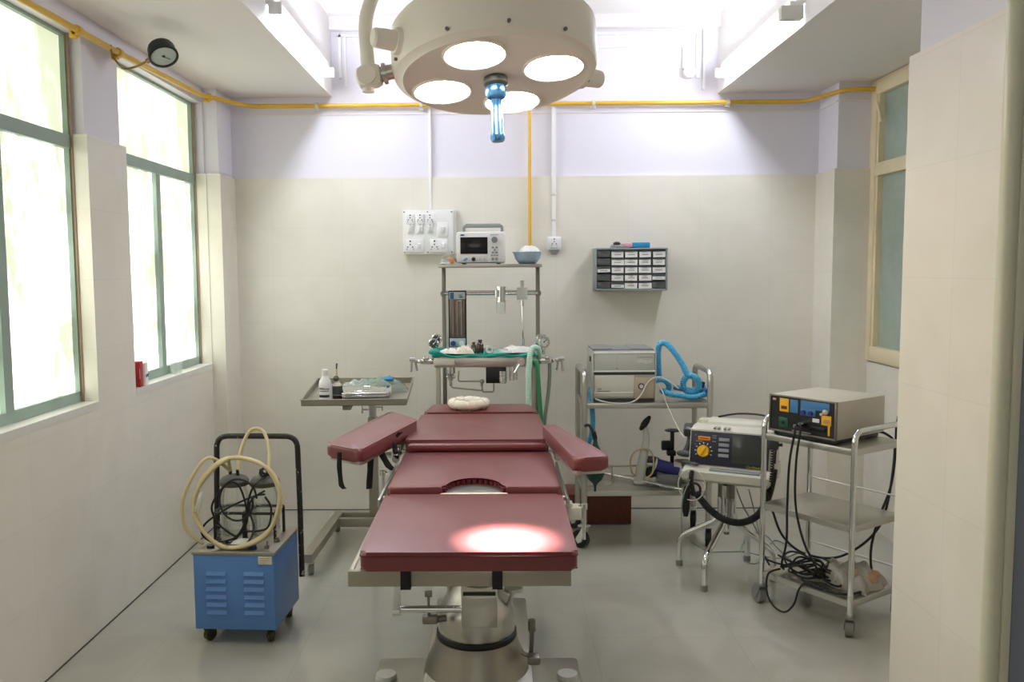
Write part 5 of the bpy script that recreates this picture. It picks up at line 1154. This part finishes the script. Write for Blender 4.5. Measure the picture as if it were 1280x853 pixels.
for x in (0, RL):
    for y in (0, RW): castor(t, x, y, .04, .032, .095, 1.2 if x == 0 else .6, 'castor_grey', 'castor_grey', 'mid_grey')
# diathermy unit
EW, EH, ED = .335, .165, .36
ez = .80+.018
EM = T(*p0) @ RZ(RA) @ T(.19, .012, ez) 
t = thing('diathermy_unit', 'beige electrosurgical unit with a black front panel of blue and yellow labels', 'diathermy unit', EM.translation, RA+.02)
q = MB(); q.bb((-EW/2, 0, 0), (EW/2, ED, EH), .004); q.build('case', 'esu_body', t)
q = MB(); q.bb((-EW/2+.008, .02, -.018), (EW/2-.008, ED-.03, .001), .003); q.build('plinth', 'black_plastic', t)
q = MB(); q.bb((-EW/2-.001, -.008, -.001), (EW/2+.001, .006, .008), .002); q.bb((-EW/2-.001, -.008, EH-.007), (EW/2+.001, .006, EH+.001), .002); q.bb((-EW/2-.001, -.008, 0), (-EW/2+.007, .006, EH), .002); q.bb((EW/2-.007, -.008, 0), (EW/2+.001, .006, EH), .002); q.build('front_bezel', 'steel_dark', t)
q = MB(); q.bb((-EW/2+.006, -.003, .006), (EW/2-.006, .003, EH-.006)); fp = q.build('front_panel', 'esu_panel', t)
def lab(nm, x0, x1, z0, z1, mt, label=None, par=None, d=.0045):
    q = MB(); q.bb((-EW/2+x0*EW, -d, z0*EH), (-EW/2+x1*EW, -.001, z1*EH), .0008); return q.build(nm, mt, par or fp, label=label)
mat('label_yellow', (240, 178, 30), .45)
y1 = lab('yellow_label', .16, .30, .56, .92, 'label_yellow', 'upper left yellow label'); lab('blue_label', .32, .44, .57, .92, 'esu_blue'); lab('blue_label', .48, .90, .72, .94, 'esu_blue'); lab('blue_label', .48, .70, .54, .73, 'esu_blue')
y2 = lab('yellow_label', .79, .93, .36, .62, 'label_yellow', 'lower right yellow label'); lab('yellow_strip', .885, .915, .1, .36, 'label_yellow'); lab('white_label', .66, .76, .40, .50, 'label_white'); lab('green_socket', .15, .29, .14, .40, 'esu_green'); lab('red_lamp', .05, .10, .84, .90, 'pink_card')
lab('print', .185, .275, .63, .72, 'brown_board', None, y1, .0052); lab('print', .82, .905, .42, .52, 'print_orange', None, y2, .0052)
for x in (.53, .64):
    q = MB(); X = -EW/2+x*EW; q.cyl((X, -.016, .62*EH), (X, -.003, .62*EH), .0105, n=16); q.build('control_knob', 'navy', fp)
q = MB(); X = -EW/2+.85*EW; q.sph((X, -.008, .71*EH), .012, 12); q.cyl((X-.02, -.01, .64*EH), (X-.02, -.002, .64*EH), .006, n=10); q.build('indicator_knob', 'cream_plain', fp)
q = MB()
for x in (.22, .36, .53, .6): X = -EW/2+x*EW; q.cyl((X, -.006, .26*EH), (X, -.002, .26*EH), .008, n=12)
q.bb((-EW/2+.60*EW, -.012, .19*EH), (-EW/2+.86*EW, -.003, .30*EH), .003); q.build('output_socket', 'black_plastic', fp)
q = MB(); X = -EW/2+.56*EW; q.cyl((X, -.045, .33*EH), (X, -.002, .36*EH), .0105, n=14); q.cyl((X-.022, -.05, .27*EH), (X-.022, -.004, .29*EH), .0095, n=14); plug = q.build('cable_plug', 'chrome', fp, label='two silver plugs')
q = MB(); q.bb((-EW/2+.36*EW, -.0045, .07*EH), (-EW/2+.64*EW, -.002, .10*EH)); q.build('print_line', 'button_grey', fp)
# cables
EMr = T(*EM.translation) @ RZ(RA+.02)
c1 = EMr @ V((-EW/2+.56*EW-.022, -.05, .27*EH)); c2 = EMr @ V((-EW/2+.56*EW, -.045, .33*EH))
def on_tr(x, y, z): return T(*p0) @ RZ(RA) @ V((x, y, z))
t = thing('output_cable', 'black cables hanging from the diathermy plugs to the tangle below', 'cable', on_tr(.2, -.06, .2))
q = MB(); q.tube([c1, c1+V((-.005, -.02, -.02)), on_tr(.185, -.062, .70), on_tr(.17, -.05, .50), on_tr(.155, -.03, .34), on_tr(.11, .0, .22), on_tr(.09, .04, .18)], .0052, 8); q.build('cable', 'black_rubber', t, True)
q = MB(); q.tube([c2, c2+V((-.002, -.018, -.02)), on_tr(.215, -.055, .72), on_tr(.205, -.04, .52), on_tr(.235, -.02, .36), on_tr(.27, .02, .25), on_tr(.27, .06, .19), on_tr(.22, .08, .18)], .0052, 8); q.build('cable', 'black_rubber', t, True)
t = thing('cable_tangle', 'tangled heap of black cables on the bottom trolley shelf', 'cable', on_tr(.17, .1, .16))
rnd = random.Random(5); q = MB(); P = []
for k in range(64):
    a = k*.62; R = .05+.04*abs(math.sin(k*.37)); P.append(on_tr(.165+.035*math.sin(k*.11)+R*1.15*math.cos(a), .095+R*.8*math.sin(a), .166+.028*(1+math.sin(k*.83))+.0003*k))
q.tube(P, .0046, 7, per=4); q.build('coil', 'black_rubber', t, True)
q = MB(); P = []
for k in range(30):
    a = k*.5; R = .05+.03*math.sin(k*.7); P.append(on_tr(.27+.02*math.sin(k*.2)+R*math.cos(a), .09+R*.8*math.sin(a), .165+.014*(1+math.sin(k*.9))+.0008*k))
q.tube(P, .0046, 7, per=4); q.build('coil', 'black_rubber', t, True)
q = MB(); q.tube([on_tr(.08, .03, .18), on_tr(.055, -.022, .16), on_tr(.06, -.035, .08), on_tr(.10, -.04, .03), on_tr(.16, -.04, .02), on_tr(.205, -.035, .07), on_tr(.22, -.022, .14), on_tr(.24, .01, .172), on_tr(.30, .02, .166)], .0046, 7); q.tube([on_tr(.0+.02, .03, .18), on_tr(-.02, .04, .215), on_tr(-.015, .06, .19), on_tr(.06, .06, .19), on_tr(.12, .07, .2)], .0046, 7); q.build('hanging_loop', 'black_rubber', t, True)
q = MB(); q.tube([on_tr(.2, .02, .17), on_tr(.27, .012, .165), on_tr(.36, .01, .166), on_tr(.42, .04, .166), on_tr(.43, .12, .166)], .0055, 7); q.build('cable_end', 'black_rubber', t, True)
t = thing('mains_cable', 'black mains cable slung behind the trolley from the left post to the right', 'cable', on_tr(.2, .36, .4))
q = MB(); q.tube([at(956, 612, Y=3.95), at(966, 640, Y=4.05), at(977, 668, Y=4.1), at(997, 688, Y=4.1), at(1024, 697, Y=4.08), at(1050, 696, Y=4.02), at(1078, 681, Y=3.98), at(1098, 660, Y=3.95), at(1108, 635, Y=3.92), at(1116, 590, Y=3.9), at(1118, 555, Y=3.9), at(1108, 543, Y=3.9), at(1095, 540, Y=3.9), at(1086, 546, Y=3.9)], .0058, 8); q.build('cable', 'black_rubber', t, True)
t = thing('mains_cable', 'black mains cable rising from the trolley to the wall behind the pillar', 'cable', on_tr(.45, .36, .5))
q = MB(); q.tube([at(1140, 490, Y=4.1), at(1128, 510, Y=4.0), at(1121, 530, Y=3.9), at(1119, 570, Y=3.85), at(1113, 610, Y=3.8), at(1098, 650, Y=3.76), at(1089, 685, Y=3.74), at(1090, 715, Y=3.72), at(1099, 735, Y=3.70), at(1115, 741, Y=3.72)], .0055, 8); q.build('cable', 'black_rubber', t, True)
t = thing('plastic_bag', 'crumpled clear plastic bag on the bottom shelf of the trolley', 'bag', on_tr(.33, .17, .156))
lump('bag', 'plastic_bag', T(*on_tr(.315, .20, .157)) @ RZ(RA+.1), .13, .115, .075, 31, t, 22, 3)
q = MB(T(*on_tr(.385, .22, .165)) @ RZ(RA)); q.box((0, 0, .03), (.09, .10, .05), (.1, .1, .3), .012); q.build('bag_content', 'print_orange', t, True, label='orange brown content of the bag')

# ------------------------------------------------------------------ light
def area(name, loc, rot, sx, sy, power, color):
    l = bpy.data.lights.new(name, 'AREA'); l.shape = 'RECTANGLE'; l.size = sx; l.size_y = sy; l.energy = power; l.color = color
    o = bpy.data.objects.new(name, l); COL.objects.link(o); o.location = loc; o.rotation_euler = rot; return o
# four lamp beams
for bx, by in bulbs:
    l = bpy.data.lights.new('lamp_beam', 'SPOT'); l.energy = 420; l.color = (1, .93, .80); l.spot_size = math.radians(12); l.spot_blend = .8; l.shadow_soft_size = .05
    o = bpy.data.objects.new('lamp_beam', l); COL.objects.link(o)
    a = LT @ V((bx, by, -.03)); tgt = V((.03, 2.33, .80)); o.location = a
    o.rotation_euler = (tgt-a).to_track_quat('-Z', 'Y').to_euler()
wd = bpy.data.worlds.new('world'); SC.world = wd; wd.use_nodes = True
wd.node_tree.nodes['Background'].inputs[0].default_value = (.9, .95, 1, 1); wd.node_tree.nodes['Background'].inputs[1].default_value = .3
SC.view_settings.view_transform = 'Standard'; SC.view_settings.look = 'None'; SC.view_settings.gamma = 1; SC.view_settings.use_curve_mapping = False
SC.view_settings.exposure = .66
SC.cycles.max_bounces = 10; SC.cycles.diffuse_bounces = 6; SC.cycles.transmission_bounces = 8; SC.cycles.transparent_max_bounces = 12
SC.cycles.sample_clamp_indirect = 6; SC.cycles.use_denoising = True; SC.cycles.caustics_reflective = False; SC.cycles.caustics_refractive = False
